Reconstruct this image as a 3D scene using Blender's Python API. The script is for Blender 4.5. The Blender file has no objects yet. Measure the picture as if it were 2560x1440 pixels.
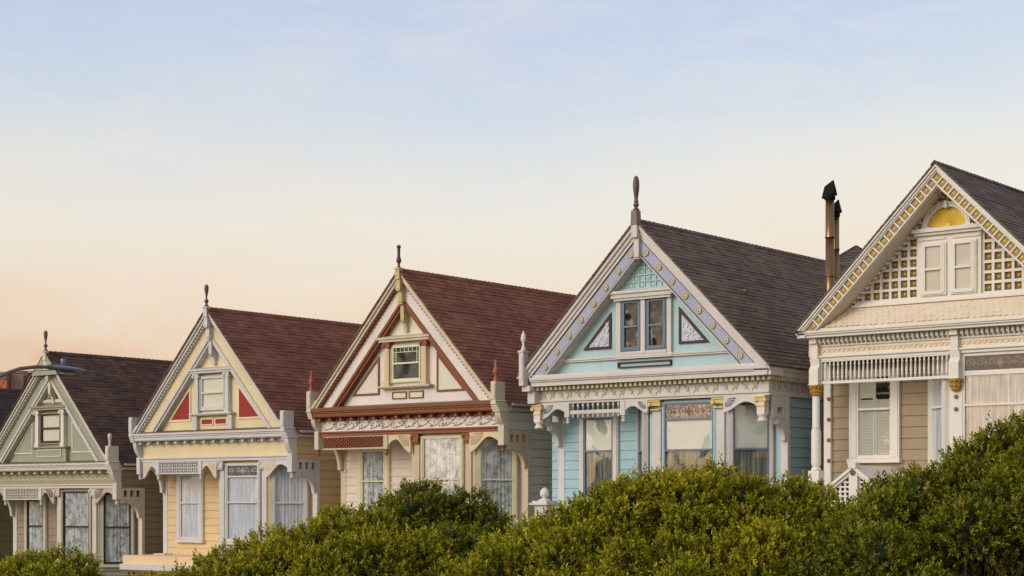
import bpy, math, random
import numpy as np
from math import radians, sin, cos, pi, tan, atan2, hypot
random.seed(7)
sc = bpy.context.scene
COL = sc.collection

# ------------------------------------------------------------------ camera geometry
F_PX = 4354.0; TH = radians(38.7); S_, C_ = sin(TH), cos(TH)
CZ = 8.0          # camera height in the world
FY = 34.2         # world Y of the house fronts

def P(px, py, Y):
    a = (px - 1280) / F_PX
    dX = a * C_ - S_; dY = a * S_ + C_; k = Y / dY
    return dX * k, (1250 - py) / F_PX * k

def PD(px, py, D):
    r = (px - 1280) / F_PX * D; z = (1250 - py) / F_PX * D
    return np.array([-S_ * D + C_ * r, C_ * D + S_ * r, CZ + z])

# ------------------------------------------------------------------ materials
def lin(c):
    c = c / 255.0
    return c / 12.92 if c <= 0.04045 else ((c + 0.055) / 1.055) ** 2.4
def L3(rgb, k=1.0): return (lin(rgb[0]) * k, lin(rgb[1]) * k, lin(rgb[2]) * k, 1)

def new_mat(name):
    m = bpy.data.materials.new(name); m.use_nodes = True
    nt = m.node_tree; b = nt.nodes['Principled BSDF']
    return m, nt, b
def nd(nt, t, **kw):
    n = nt.nodes.new(t)
    for k, v in kw.items():
        if k in n.inputs: n.inputs[k].default_value = v
        else: setattr(n, k, v)
    return n
def mixc(nt, fac, a, b, mode='MIX'):
    n = nt.nodes.new('ShaderNodeMix'); n.data_type = 'RGBA'; n.blend_type = mode
    for s, v in ((n.inputs[0], fac), (n.inputs[6], a), (n.inputs[7], b)):
        if hasattr(v, 'links'): nt.links.new(v, s)
        else: s.default_value = v
    return n.outputs[2]
def mathn(nt, op, a, b=None, c=None):
    n = nt.nodes.new('ShaderNodeMath'); n.operation = op
    for i, v in enumerate((a, b, c)):
        if v is None: continue
        if hasattr(v, 'links'): nt.links.new(v, n.inputs[i])
        else: n.inputs[i].default_value = v
    return n.outputs[0]
def ramp(nt, fac, stops):
    n = nt.nodes.new('ShaderNodeValToRGB'); e = n.color_ramp.elements
    e[0].position, e[0].color = stops[0]; e[1].position, e[1].color = stops[1]
    for p, c in stops[2:]:
        x = e.new(p); x.color = c
    nt.links.new(fac, n.inputs[0]); return n.outputs[0]

def paint(name, rgb, rough=0.6, wear=0.85, k=1.0):
    """oil paint on wood: faint blotches, thin vertical grime and a little brush grain"""
    m, nt, b = new_mat(name)
    c = L3(rgb, k)
    tc = nd(nt, 'ShaderNodeTexCoord')
    n1 = nd(nt, 'ShaderNodeTexNoise', Scale=1.1, Detail=5.0, Roughness=0.6)
    nt.links.new(tc.outputs['Object'], n1.inputs['Vector'])
    mp = nd(nt, 'ShaderNodeMapping'); mp.inputs['Scale'].default_value = (9, 9, 1.1)
    nt.links.new(tc.outputs['Object'], mp.inputs[0])
    n2 = nd(nt, 'ShaderNodeTexNoise', Scale=1.6, Detail=6.0, Roughness=0.65)
    nt.links.new(mp.outputs[0], n2.inputs['Vector'])
    f1 = ramp(nt, n1.outputs[0], [(0.35, (0, 0, 0, 1)), (0.75, (1, 1, 1, 1))])
    f2 = ramp(nt, n2.outputs[0], [(0.52, (0, 0, 0, 1)), (0.8, (1, 1, 1, 1))])
    d1 = tuple(x * (1 - 0.16 * wear) for x in c[:3]) + (1,)
    col = mixc(nt, f1, c, d1)
    dirt = (c[0] * .55, c[1] * .5, c[2] * .42, 1)
    col = mixc(nt, mathn(nt, 'MULTIPLY', f2, 0.42 * wear), col, dirt)
    nt.links.new(col, b.inputs['Base Color'])
    b.inputs['Roughness'].default_value = rough
    b.inputs['Specular IOR Level'].default_value = 0.3
    n3 = nd(nt, 'ShaderNodeTexNoise', Scale=38.0, Detail=3.0)
    nt.links.new(tc.outputs['Object'], n3.inputs['Vector'])
    bp = nd(nt, 'ShaderNodeBump', Strength=0.25, Distance=0.006)
    nt.links.new(n3.outputs[0], bp.inputs['Height']); nt.links.new(bp.outputs[0], b.inputs['Normal'])
    return m

def shingle_mat(name, rgb, rgb2, ez=0.105):
    m, nt, b = new_mat(name)
    tc = nd(nt, 'ShaderNodeTexCoord'); sp = nd(nt, 'ShaderNodeSeparateXYZ')
    nt.links.new(tc.outputs['Object'], sp.inputs[0])
    row = mathn(nt, 'FLOOR', mathn(nt, 'DIVIDE', sp.outputs[2], ez))
    wn0 = nd(nt, 'ShaderNodeTexWhiteNoise'); wn0.noise_dimensions = '1D'; nt.links.new(row, wn0.inputs['W'])
    colm = mathn(nt, 'FLOOR', mathn(nt, 'ADD', mathn(nt, 'DIVIDE', sp.outputs[1], 0.31), wn0.outputs[0]))
    cb = nd(nt, 'ShaderNodeCombineXYZ'); nt.links.new(row, cb.inputs[0]); nt.links.new(colm, cb.inputs[1])
    wn = nd(nt, 'ShaderNodeTexWhiteNoise'); wn.noise_dimensions = '3D'; nt.links.new(cb.outputs[0], wn.inputs['Vector'])
    n1 = nd(nt, 'ShaderNodeTexNoise', Scale=0.8, Detail=5.0, Roughness=0.7)
    nt.links.new(tc.outputs['Object'], n1.inputs['Vector'])
    n2 = nd(nt, 'ShaderNodeTexNoise', Scale=60.0, Detail=2.0); nt.links.new(tc.outputs['Object'], n2.inputs['Vector'])
    c1, c2 = L3(rgb, 1.25), L3(rgb2, 1.35)
    col = mixc(nt, wn.outputs[0], c1, c2)
    col = mixc(nt, mathn(nt, 'MULTIPLY', ramp(nt, n1.outputs[0], [(0.4, (0, 0, 0, 1)), (0.7, (1, 1, 1, 1))]), 0.55), col, tuple(x * .62 for x in c1[:3]) + (1,))
    col = mixc(nt, 0.5, col, ramp(nt, n2.outputs[0], [(0.3, (0.6, 0.6, 0.6, 1)), (0.7, (1.1, 1.1, 1.1, 1))]), 'MULTIPLY')
    nt.links.new(col, b.inputs['Base Color']); b.inputs['Roughness'].default_value = 0.9
    b.inputs['Specular IOR Level'].default_value = 0.15
    bp = nd(nt, 'ShaderNodeBump', Strength=0.6, Distance=0.01)
    nt.links.new(mathn(nt, 'ADD', n2.outputs[0], mathn(nt, 'MULTIPLY', wn.outputs[0], 1.5)), bp.inputs['Height'])
    nt.links.new(bp.outputs[0], b.inputs['Normal'])
    return m

def simple(name, rgb, rough=0.6, metal=0.0, k=1.0, var=0.15, scale=6.0):
    m, nt, b = new_mat(name); c = L3(rgb, k)
    tc = nd(nt, 'ShaderNodeTexCoord'); n = nd(nt, 'ShaderNodeTexNoise', Scale=scale, Detail=4.0)
    nt.links.new(tc.outputs['Object'], n.inputs['Vector'])
    nt.links.new(mixc(nt, n.outputs[0], c, tuple(x * (1 - var) for x in c[:3]) + (1,)), b.inputs['Base Color'])
    b.inputs['Roughness'].default_value = rough; b.inputs['Metallic'].default_value = metal
    return m

def glass_mat(name='window glass', base=0.05, rough=0.012, ws=1.1, wd=0.02):
    m = bpy.data.materials.new(name); m.use_nodes = True; nt = m.node_tree; nt.nodes.clear()
    out = nd(nt, 'ShaderNodeOutputMaterial'); tr = nd(nt, 'ShaderNodeBsdfTransparent'); tr.inputs[0].default_value = (.95, .965, .985, 1)
    gl = nd(nt, 'ShaderNodeBsdfGlossy'); gl.inputs['Roughness'].default_value = rough
    fr = nd(nt, 'ShaderNodeLayerWeight', Blend=.5); mx = nd(nt, 'ShaderNodeMixShader')
    tc = nd(nt, 'ShaderNodeTexCoord'); n = nd(nt, 'ShaderNodeTexNoise', Scale=ws, Detail=1.0)
    nt.links.new(tc.outputs['Object'], n.inputs['Vector'])
    bp = nd(nt, 'ShaderNodeBump', Strength=0.9, Distance=wd); nt.links.new(n.outputs[0], bp.inputs['Height'])
    nt.links.new(bp.outputs[0], gl.inputs['Normal'])
    fac = mathn(nt, 'ADD', mathn(nt, 'POWER', fr.outputs['Facing'], 5.0), base)
    nt.links.new(fac, mx.inputs[0]); nt.links.new(tr.outputs[0], mx.inputs[1]); nt.links.new(gl.outputs[0], mx.inputs[2])
    nt.links.new(mx.outputs[0], out.inputs[0]); return m

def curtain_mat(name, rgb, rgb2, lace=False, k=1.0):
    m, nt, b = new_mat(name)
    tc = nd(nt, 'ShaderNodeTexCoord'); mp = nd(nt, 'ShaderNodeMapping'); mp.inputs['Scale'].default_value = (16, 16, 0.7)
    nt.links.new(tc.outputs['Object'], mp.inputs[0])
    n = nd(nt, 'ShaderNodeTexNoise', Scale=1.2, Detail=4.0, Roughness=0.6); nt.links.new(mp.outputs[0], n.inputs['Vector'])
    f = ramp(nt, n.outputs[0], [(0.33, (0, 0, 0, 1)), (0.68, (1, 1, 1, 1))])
    col = mixc(nt, f, L3(rgb2, k), L3(rgb, k))  # darker vertical streaks put the shading of folds into the colour
    if lace:
        v = nd(nt, 'ShaderNodeTexVoronoi', Scale=26.0); nt.links.new(tc.outputs['Object'], v.inputs['Vector'])
        n2 = nd(nt, 'ShaderNodeTexNoise', Scale=5.0, Detail=3.0); nt.links.new(tc.outputs['Object'], n2.inputs['Vector'])
        g = mathn(nt, 'MULTIPLY', mathn(nt, 'GREATER_THAN', v.outputs['Distance'], 0.42), ramp(nt, n2.outputs[0], [(0.45, (0, 0, 0, 1)), (0.6, (1, 1, 1, 1))]))
        col = mixc(nt, mathn(nt, 'MULTIPLY', g, 0.75), col, (0.09, 0.09, 0.09, 1))
    nt.links.new(col, b.inputs['Base Color']); b.inputs['Roughness'].default_value = 0.9
    return m

def stained_mat(name, base, hi, scale=14.0):
    m, nt, b = new_mat(name)
    tc = nd(nt, 'ShaderNodeTexCoord')
    n = nd(nt, 'ShaderNodeTexNoise', Scale=scale, Detail=3.0, Distortion=1.5); nt.links.new(tc.outputs['Object'], n.inputs['Vector'])
    nt.links.new(ramp(nt, n.outputs[0], [(0.35, L3(base)), (0.7, L3(hi))]), b.inputs['Base Color'])
    b.inputs['Roughness'].default_value = 0.3
    return m

M = {}
# ------------------------------------------------------------------ mesh builder
class MB:
    def __init__(s, T=None): s.v = []; s.f = []; s.T = T; s.sm = set()
    def add(s, vs, fs, smooth=False):
        o = len(s.v)
        for p in vs: s.v.append(tuple(s.T(p)) if s.T else tuple(p))
        for f in fs:
            if smooth: s.sm.add(len(s.f))
            s.f.append([o + i for i in f])
        return s
    def box(s, x0, x1, y0, y1, z0, z1):
        return s.add([(x0, y0, z0), (x1, y0, z0), (x1, y1, z0), (x0, y1, z0), (x0, y0, z1), (x1, y0, z1), (x1, y1, z1), (x0, y1, z1)],
                     [(0, 3, 2, 1), (4, 5, 6, 7), (0, 1, 5, 4), (1, 2, 6, 5), (2, 3, 7, 6), (3, 0, 4, 7)])
    def _prism(s, poly, a0, a1, mk, flip):
        n = len(poly)
        vs = [mk(p, a0) for p in poly] + [mk(p, a1) for p in poly]
        area = sum(poly[i][0] * poly[(i + 1) % n][1] - poly[(i + 1) % n][0] * poly[i][1] for i in range(n))
        ccw = (area > 0) != flip
        A = list(range(n)); B = list(range(n, 2 * n))
        fs = []
        if ccw:
            fs.append(A); fs.append(B[::-1])
            for i in range(n): j = (i + 1) % n; fs.append((i, i + n, j + n, j))
        else:
            fs.append(A[::-1]); fs.append(B)
            for i in range(n): j = (i + 1) % n; fs.append((i, j, j + n, i + n))
        return s.add(vs, fs)
    def prY(s, poly, y0, y1):    # poly in (x,z)
        return s._prism(poly, y0, y1, lambda p, a: (p[0], a, p[1]), False)
    def prX(s, poly, x0, x1):    # poly in (y,z)
        return s._prism(poly, x0, x1, lambda p, a: (a, p[0], p[1]), True)
    def prZ(s, poly, z0, z1):    # poly in (x,y)
        return s._prism(poly, z0, z1, lambda p, a: (p[0], p[1], a), True)
    def lathe(s, cx, cy, prof, n=14):   # prof list (r,z)
        vs = []; fs = []
        for r, z in prof:
            for i in range(n):
                a = 2 * pi * i / n; vs.append((cx + r * cos(a), cy + r * sin(a), z))
        m = len(prof)
        for k in range(m - 1):
            for i in range(n):
                j = (i + 1) % n; fs.append((k * n + i, k * n + j, (k + 1) * n + j, (k + 1) * n + i))
        fs.append(tuple(range(n))[::-1]); fs.append(tuple((m - 1) * n + i for i in range(n)))
        if prof[0][1] > prof[-1][1]: fs = [tuple(f)[::-1] for f in fs]
        return s.add(vs, fs, True)
    def dome(s, cx, y, cz, r, d, n=12, rings=3):    # disc bulging to -y
        vs = []; fs = []
        for k in range(rings):
            t = k / rings * pi / 2
            for i in range(n):
                a = 2 * pi * i / n; vs.append((cx + r * cos(t) * cos(a), y - d * sin(t), cz + r * cos(t) * sin(a)))
        vs.append((cx, y - d, cz))
        for k in range(rings - 1):
            for i in range(n):
                j = (i + 1) % n; fs.append((k * n + i, k * n + j, (k + 1) * n + j, (k + 1) * n + i))
        for i in range(n): fs.append(((rings - 1) * n + i, (rings - 1) * n + (i + 1) % n, rings * n))
        return s.add(vs, fs, True)
    def disc(s, cx, cz, r, y0, y1, n=16):
        return s.prY([(cx + r * cos(2 * pi * i / n), cz + r * sin(2 * pi * i / n)) for i in range(n)], y0, y1)
    def arc(s, cx, cz, r, t, a0, a1, y0, y1, n=10, axis='Y'):
        for i in range(n):
            p = a0 + (a1 - a0) * i / n; q = a0 + (a1 - a0) * (i + 1) / n
            poly = [(cx + (r - t / 2) * cos(p), cz + (r - t / 2) * sin(p)), (cx + (r + t / 2) * cos(p), cz + (r + t / 2) * sin(p)),
                    (cx + (r + t / 2) * cos(q), cz + (r + t / 2) * sin(q)), (cx + (r - t / 2) * cos(q), cz + (r - t / 2) * sin(q))]
            (s.prY if axis == 'Y' else s.prX)(poly, y0, y1)
        return s
    def tube(s, pts, r, n=6):
        pts = [np.array(p, float) for p in pts]; rr = r if isinstance(r, (list, tuple)) else [r] * len(pts)
        vs = []; fs = []
        for k, p in enumerate(pts):
            d = pts[min(k + 1, len(pts) - 1)] - pts[max(k - 1, 0)]; d /= (np.linalg.norm(d) + 1e-9)
            u = np.cross(d, (0, 0, 1) if abs(d[2]) < .9 else (1, 0, 0)); u /= np.linalg.norm(u); w = np.cross(d, u)
            for i in range(n):
                a = 2 * pi * i / n; vs.append(tuple(p + rr[k] * (cos(a) * u + sin(a) * w)))
        for k in range(len(pts) - 1):
            for i in range(n):
                j = (i + 1) % n; fs.append((k * n + i, (k + 1) * n + i, (k + 1) * n + j, k * n + j))
        fs.append(tuple(range(n))); fs.append(tuple((len(pts) - 1) * n + i for i in range(n))[::-1])
        return s.add(vs, fs, True)
    def build(s, name, mat, parent=None, z0=0.0):
        me = bpy.data.meshes.new(name)
        vs = [(a, b, c - z0) for a, b, c in s.v] if z0 else s.v
        me.from_pydata(vs, [], s.f)
        if s.sm:
            fl = [i in s.sm for i in range(len(s.f))]; me.polygons.foreach_set('use_smooth', fl)
        me.materials.append(mat); me.update()
        o = bpy.data.objects.new(name, me); COL.objects.link(o)
        if parent: o.parent = parent
        return o

def tag(o, label=None, cat=None, group=None, kind=None):
    if label: o['label'] = label
    if cat: o['category'] = cat
    if group: o['group'] = group
    if kind: o['kind'] = kind
    return o
def empty(name, loc):
    o = bpy.data.objects.new(name, None); o.location = loc; o.empty_display_size = .5; COL.objects.link(o); return o

# ------------------------------------------------------------------ shared house pieces
class House:
    def __init__(h, name, cx, g, label):
        h.cx = cx; h.g = g
        h.root = tag(empty(name, (cx, FY, CZ + g)), label, 'house', 'row of painted wooden gable houses')
    def part(h, mb, name, mat, parent=None, label=None):
        o = mb.build(name, mat, parent or h.root, z0=h.g)
        if label: o['label'] = label
        return o

def siding(mb, p0, p1, z0, z1, phase, sp=0.232, gro=0.017, dep=0.016):
    """lapped boards between plan points p0->p1; outside is to the right of that direction"""
    dx, dy = p1[0] - p0[0], p1[1] - p0[1]; l = hypot(dx, dy); nx, ny = dy / l, -dx / l
    rows = []
    k = math.ceil((z1 - phase) / sp); z = phase + k * sp
    while z > z0:
        a, b = max(z - sp, z0), min(z, z1)
        if b - a > .01: rows.append((a, b))
        z -= sp
    for a, b in rows:
        c = max(a, b - gro)
        def q(d, zz, p): return (p[0] + nx * d, p[1] + ny * d, zz)
        d0, d1 = 0.012, 0.0
        vs = [q(d0, a, p0), q(d0, a, p1), q(d1, c, p1), q(d1, c, p0), q(-dep, c, p0), q(-dep, c, p1), q(-dep, b, p1), q(-dep, b, p0), q(d0, b, p0), q(d0, b, p1)]
        mb.add(vs, [(0, 1, 2, 3), (3, 2, 5, 4), (4, 5, 6, 7), (7, 6, 9, 8)])

def frameT(ox, oy, ang=0.0):
    """window frame -> house frame. local x along wall, local y outwards is negative"""
    ca, sa = cos(ang), sin(ang)
    return lambda p: (ox + p[0] * ca - p[1] * sa, oy + p[0] * sa + p[1] * ca, p[2])

def window(h, ox, oy, ang, w, z0, z1, zr, casing, sash, fill='curtain', fillm=None, cw=0.13, transom=None, sashm=None, sill=True, head=True, proud=0.12, muntin=False, glass=None):
    """double-hung window; w glass width, z0..z1 glass, zr meeting rail"""
    T = frameT(ox, oy, ang); hw = w / 2; st = 0.045
    m = MB(T); zt = transom[1] if transom else z1
    o = hw + st
    m.box(-o - cw, -o, -proud, 0.02, z0 - .06, zt + .05); m.box(o, o + cw, -proud, 0.02, z0 - .06, zt + .05)
    m.box(-o - cw + .03, -o - .001, -proud - .018, -proud, z0 - .03, zt + .03); m.box(o + .001, o + cw - .03, -proud - .018, -proud, z0 - .03, zt + .03)
    if head: m.box(-o - cw - .01, o + cw + .01, -proud - .03, 0.02, zt + .05, zt + .05 + .11)
    if sill: m.box(-o - cw - .03, o + cw + .03, -proud - .06, 0.02, z0 - .15, z0 - .06)
    if not head: m.box(-o - cw + .002, o + cw - .002, -proud + .004, .018, zt + .046, zt + .075)
    if not sill: m.box(-o - cw + .002, o + cw - .002, -proud + .004, .018, z0 - .085, z0 - .056)
    win = h.part(m, 'window', casing)
    s = MB(T)
    s.box(-o, -hw, -.085, -.03, z0 - .055, zt + .05); s.box(hw, o, -.085, -.03, z0 - .055, zt + .05)
    s.box(-hw, hw, -.085, -.03, z0 - .055, z0 + .02)
    s.box(-hw, hw, -.1, -.03, zr - .022, zr + .022)
    s.box(-hw, hw, -.085, -.03, z1, (transom[0] if transom else zt + .05))
    if transom: s.box(-hw, hw, -.085, -.03, transom[1], transom[1] + .05)
    if muntin:
        for i in range(6): x = -hw + .045 + i * (w - .09) / 5; 
        zz = z1 - .12
        s.box(-hw, hw, -.075, -.05, zz - .008, zz + .008)
        for sx in (-1, 1):
            xx = sx * (hw - .09); s.box(xx - .008, xx + .008, -.074, -.05, zr + .022, z1)
        for i in range(1, 5): x = -hw + .09 + i * (w - .18) / 5; s.box(x - .007, x + .007, -.073, -.05, zz + .008, z1)
        for i in range(1, 4):
            z = zr + .022 + i * (zz - zr) / 4
            s.box(-hw, -hw + .082, -.073, -.05, z - .007, z + .007); s.box(hw - .082, hw, -.073, -.05, z - .007, z + .007)
    h.part(s, 'sash', sash, win)
    g = MB(T)
    for yy, a_, b_ in ((-.052, zr + .022, z1), (-.046, z0 + .02, zr - .022)): g.add([(-hw, yy, a_), (hw, yy, a_), (hw, yy, b_), (-hw, yy, b_)], [(0, 1, 2, 3)])
    h.part(g, 'glass', glass or M['glass'], win)
    if transom:
        t = MB(T); t.box(-hw, hw, -.06, -.05, transom[0], transom[1]); h.part(t, 'stained_glass', transom[2], win)
        t = MB(T); H = transom[1] - transom[0]; zc_ = (transom[0] + transom[1]) / 2; nn = 3 if w > 1.4 else 2
        for sgn in (-1, 1):
            for q in range(nn):
                xx = sgn * (hw * (q + .55) / nn); r = H * .3; d = sgn
                a0, a1 = (-.6, 3.9) if d > 0 else (pi - 3.9, pi + .6)
                t.arc(xx, zc_, r, .016, a0, a1, -.064, -.06, 12); t.arc(xx + d * r * .45, zc_ + r * .1, r * .5, .014, 0, 2 * pi, -.0645, -.06, 10)
                t.arc(xx - d * r * .9, zc_ + r * .6, r * .8, .014, pi, 1.7 * pi, -.0642, -.06, 8); t.arc(xx - d * r * .9, zc_ - r * .7, r * .8, .014, .2 * pi, .9 * pi, -.0643, -.06, 8)
        t.prY([(0, transom[0] + .03), (.05, zc_), (0, transom[1] - .03), (-.05, zc_)], -.0646, -.06)
        h.part(t, 'leaded_scrolls', transom[3], win)
    if fill == 'curtain':
        c = MB(T); n = 44; fs = []; vs = []
        ph = random.random() * 6
        for i in range(n + 1):
            x = -hw + w * i / n; y = -.031 + .011 * sin(i * 1.15 + ph) * (0.6 + .4 * sin(i * .31 + ph))
            vs += [(x, y, z0), (x, y, z1 + .01)]
        for i in range(n): fs.append((2 * i, 2 * i + 2, 2 * i + 3, 2 * i + 1))
        c.add(vs, fs, True); h.part(c, 'curtain', fillm, win)
    elif fill == 'blind':
        c = MB(T); c.box(-hw, hw, -.03, -.01, z0, z1 + .01)
        h.part(c, 'blind', fillm, win)
    elif fill == 'half':   # shade above, curtain below
        c = MB(T); c.box(-hw, hw, -.042, -.036, zr - .03, z1 + .01); h.part(c, 'blind', fillm[0], win)
        c = MB(T); n = 40; fs = []; vs = []
        for i in range(n + 1):
            x = -hw + w * i / n; y = -.026 + .007 * sin(i * 1.2)
            vs += [(x, y, z0), (x, y, zr - .02)]
        for i in range(n): fs.append((2 * i, 2 * i + 2, 2 * i + 3, 2 * i + 1))
        c.add(vs, fs, True); h.part(c, 'curtain', fillm[1], win)
    elif fill == 'dark':
        c = MB(T); c.box(-hw, hw, -.02, -.005, z0, z1 + .01); h.part(c, 'interior', fillm, win)
    elif fill == 'shutter':
        c = MB(T)
        for sx in (-1, 1):
            a = -hw if sx < 0 else .006; b = -.006 if sx < 0 else hw
            c.box(a, a + .04, -.034, -.012, z0, zr + .25); c.box(b - .04, b, -.034, -.012, z0, zr + .25)
            z = z0 + .01
            while z < zr + .2:
                c.add([(a + .04, -.018, z), (b - .04, -.018, z), (b - .04, -.024, z + .03), (a + .04, -.024, z + .03)], [(0, 1, 2, 3)]); z += .034
        h.part(c, 'shutter', fillm[0], win)
        c = MB(T); c.box(-hw, hw, -.01, -.004, z0, z1); h.part(c, 'interior', fillm[1], win)
        c = MB(T); c.box(-hw, 0.02, -.034, -.012, zr + .25, z1); h.part(c, 'blind', fillm[0], win)  # pale half-width panel imitates a bright reflection in the upper pane
    return win

class Gable:
    def __init__(g, ax, za, hw, z1): g.ax, g.za, g.hw, g.z1 = ax, za, hw, z1; g.k = (za - z1) / hw
    def w(g, z, off=0): return max(0.0, (g.za - z) / g.k - off)
    def ztop(g, off): return g.za - off * g.k
    def cxz(g, z): t = (z - g.z1) / (g.za - g.z1); return g.ax * t
    def pt(g, side, off, z): return (g.cxz(z) + side * g.w(z, off), z)
    def strip(g, mb, a, b, y0, y1, sides=(-1, 1), zb=None):
        z1 = zb if zb is not None else g.z1
        for s in sides:
            poly = [g.pt(s, a, z1), (g.cxz(g.ztop(a)), g.ztop(a)), (g.cxz(g.ztop(b)), g.ztop(b)), g.pt(s, b, z1)]
            mb.prY(poly, y0, y1)

def roof(h, gb, mat, y0, y1, over=0.14, th=0.035, expo=0.135, clip=None, cut=.17):
    ax = gb.ax; za = gb.za + .035; k = gb.k
    L = hypot(1, k); ux, uz = 1 / L, -k / L; nx, nz = k / L, 1 / L
    length = (gb.hw + over) * L
    m = MB()
    n = int(length / expo)
    ex = length / n
    for s in (-1, 1):
        for i in range(n):
            a, b = i * ex, (i + 1) * ex + .02
            def pt(t, e): return (ax * (1 - t / length) + s * (t * ux + e * nx), za + t * uz + e * nz)
            j = random.uniform(-.003, .005)
            ys_ = y0 + random.uniform(0, .008) if (not clip or b < L * (gb.hw - cut) or (cut < .1 and s > 0)) else clip
            m.prY([pt(a, .004 - th), pt(b, .004 - th), pt(b, .0125 + j), pt(a, .002)], ys_, y1)
    y = y0 - .02; i = 0
    while y < y1:      # overlapping ridge caps
        a = .09; t0, t1 = .034 + random.uniform(0, .006), .018
        yy = y + .27
        for s in (-1, 1):
            m.add([(ax, y, za + t0), (ax + s * a, y, za - a * k + t0), (ax + s * a, yy, za - a * k + t1), (ax, yy, za + t1),
                   (ax, y, za + t0 - .03), (ax + s * a, y, za - a * k + t0 - .03)], [(0, 1, 2, 3) if s > 0 else (3, 2, 1, 0), (0, 4, 5, 1) if s > 0 else (1, 5, 4, 0)])
        y += .2
    return h.part(m, 'roof', mat)

def fan_bracket(h, xa, xb, zt, col_right, drop, y0, y1, mat, raymat, lip=0.27):
    """sawn bracket with a fan of rays; deep end next to the column"""
    n = 14; pts = []
    Lx = xb - xa
    for i in range(n + 1):
        t = i / n     # 0 at shallow end, 1 at column
        if t < .36: z = -lip + (lip - .13) * sin(t / .36 * pi / 2)
        else:
            u = (t - .36) / .64; z = -.13 - (drop - .13) * (0.5 - 0.5 * cos(pi * u)) ** 0.9
        pts.append((t, z))
    if col_right: pp = [(xa + t * Lx, zt + z) for t, z in pts]
    else: pp = [(xb - t * Lx, zt + z) for t, z in pts]
    for i in range(n):
        a, b = pp[i], pp[i + 1]
        m_ = (a[0], zt), a, b, (b[0], zt)
        if i == 0: mb = MB()
        mb.prY(list(m_), y0, y1)
    # scroll edge moulding
    for i in range(n):
        a, b = pp[i], pp[i + 1]
        mb.prY([(a[0], a[1]), (b[0], b[1]), (b[0], b[1] + .04), (a[0], a[1] + .04)], y0 - .015, y0)
    o = h.part(mb, 'fan_bracket', mat)
    r = MB(); R = min(drop * .82, Lx * .62)
    cx = xb - .03 if col_right else xa + .03; cz = zt - .04
    for i in range(7):
        a = (pi + pi / 2 * (i + .15) / 7) if col_right else (2 * pi - pi / 2 * (i + .15) / 7)
        d = pi / 2 / 7 * .33 * (1 if col_right else -1)
        rr = R * (1 - .05 * i) if True else R
        # keep rays above the lower edge
        r.prY([(cx + .07 * cos(a), cz + .07 * sin(a)), (cx + rr * cos(a - d), cz + rr * sin(a - d)), (cx + rr * cos(a + d), cz + rr * sin(a + d))], y0 - .004, y0 + .01)
    h.part(r, 'fan_rays', raymat, o)  # wedges stand for sawn cut-outs; dark ray paints carry their shade
    return o

def pendant(mb, cx, cy, zt, r=0.05):
    mb.lathe(cx, cy, [(r * .7, zt), (r * .7, zt - .03), (r * 1.15, zt - .04), (r * 1.15, zt - .055), (r * .55, zt - .07), (r * .6, zt - .08), (r * 1.0, zt - .11), (r * 1.0, zt - .14), (r * .5, zt - .17), (r * .15, zt - .19)], 10)

FIN_A = [(.075, 0), (.075, .03), (.05, .05), (.035, .08), (.03, .1), (.06, .13), (.07, .17), (.06, .2), (.03, .23), (.026, .27), (.035, .34), (.06, .45), (.072, .54), (.066, .6), (.04, .64), (.01, .655)]
FIN_P = [(.07, 0), (.055, .03), (.03, .06), (.045, .09), (.03, .11), (.06, .15), (.075, .2), (.06, .26), (.045, .32), (.04, .42), (.042, .46), (.052, .47), (.042, .49), (.042, .51), (.06, .54), (.062, .58), (.04, .61), (.01, .62)]
FIN_B = [(.08, 0), (.085, .04), (.05, .06), (.045, .09), (.075, .12), (.08, .15), (.05, .18), (.07, .21), (.05, .25), (.05, .3), (.06, .36), (.08, .48), (.088, .6), (.084, .7), (.06, .79), (.02, .83)]

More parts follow.
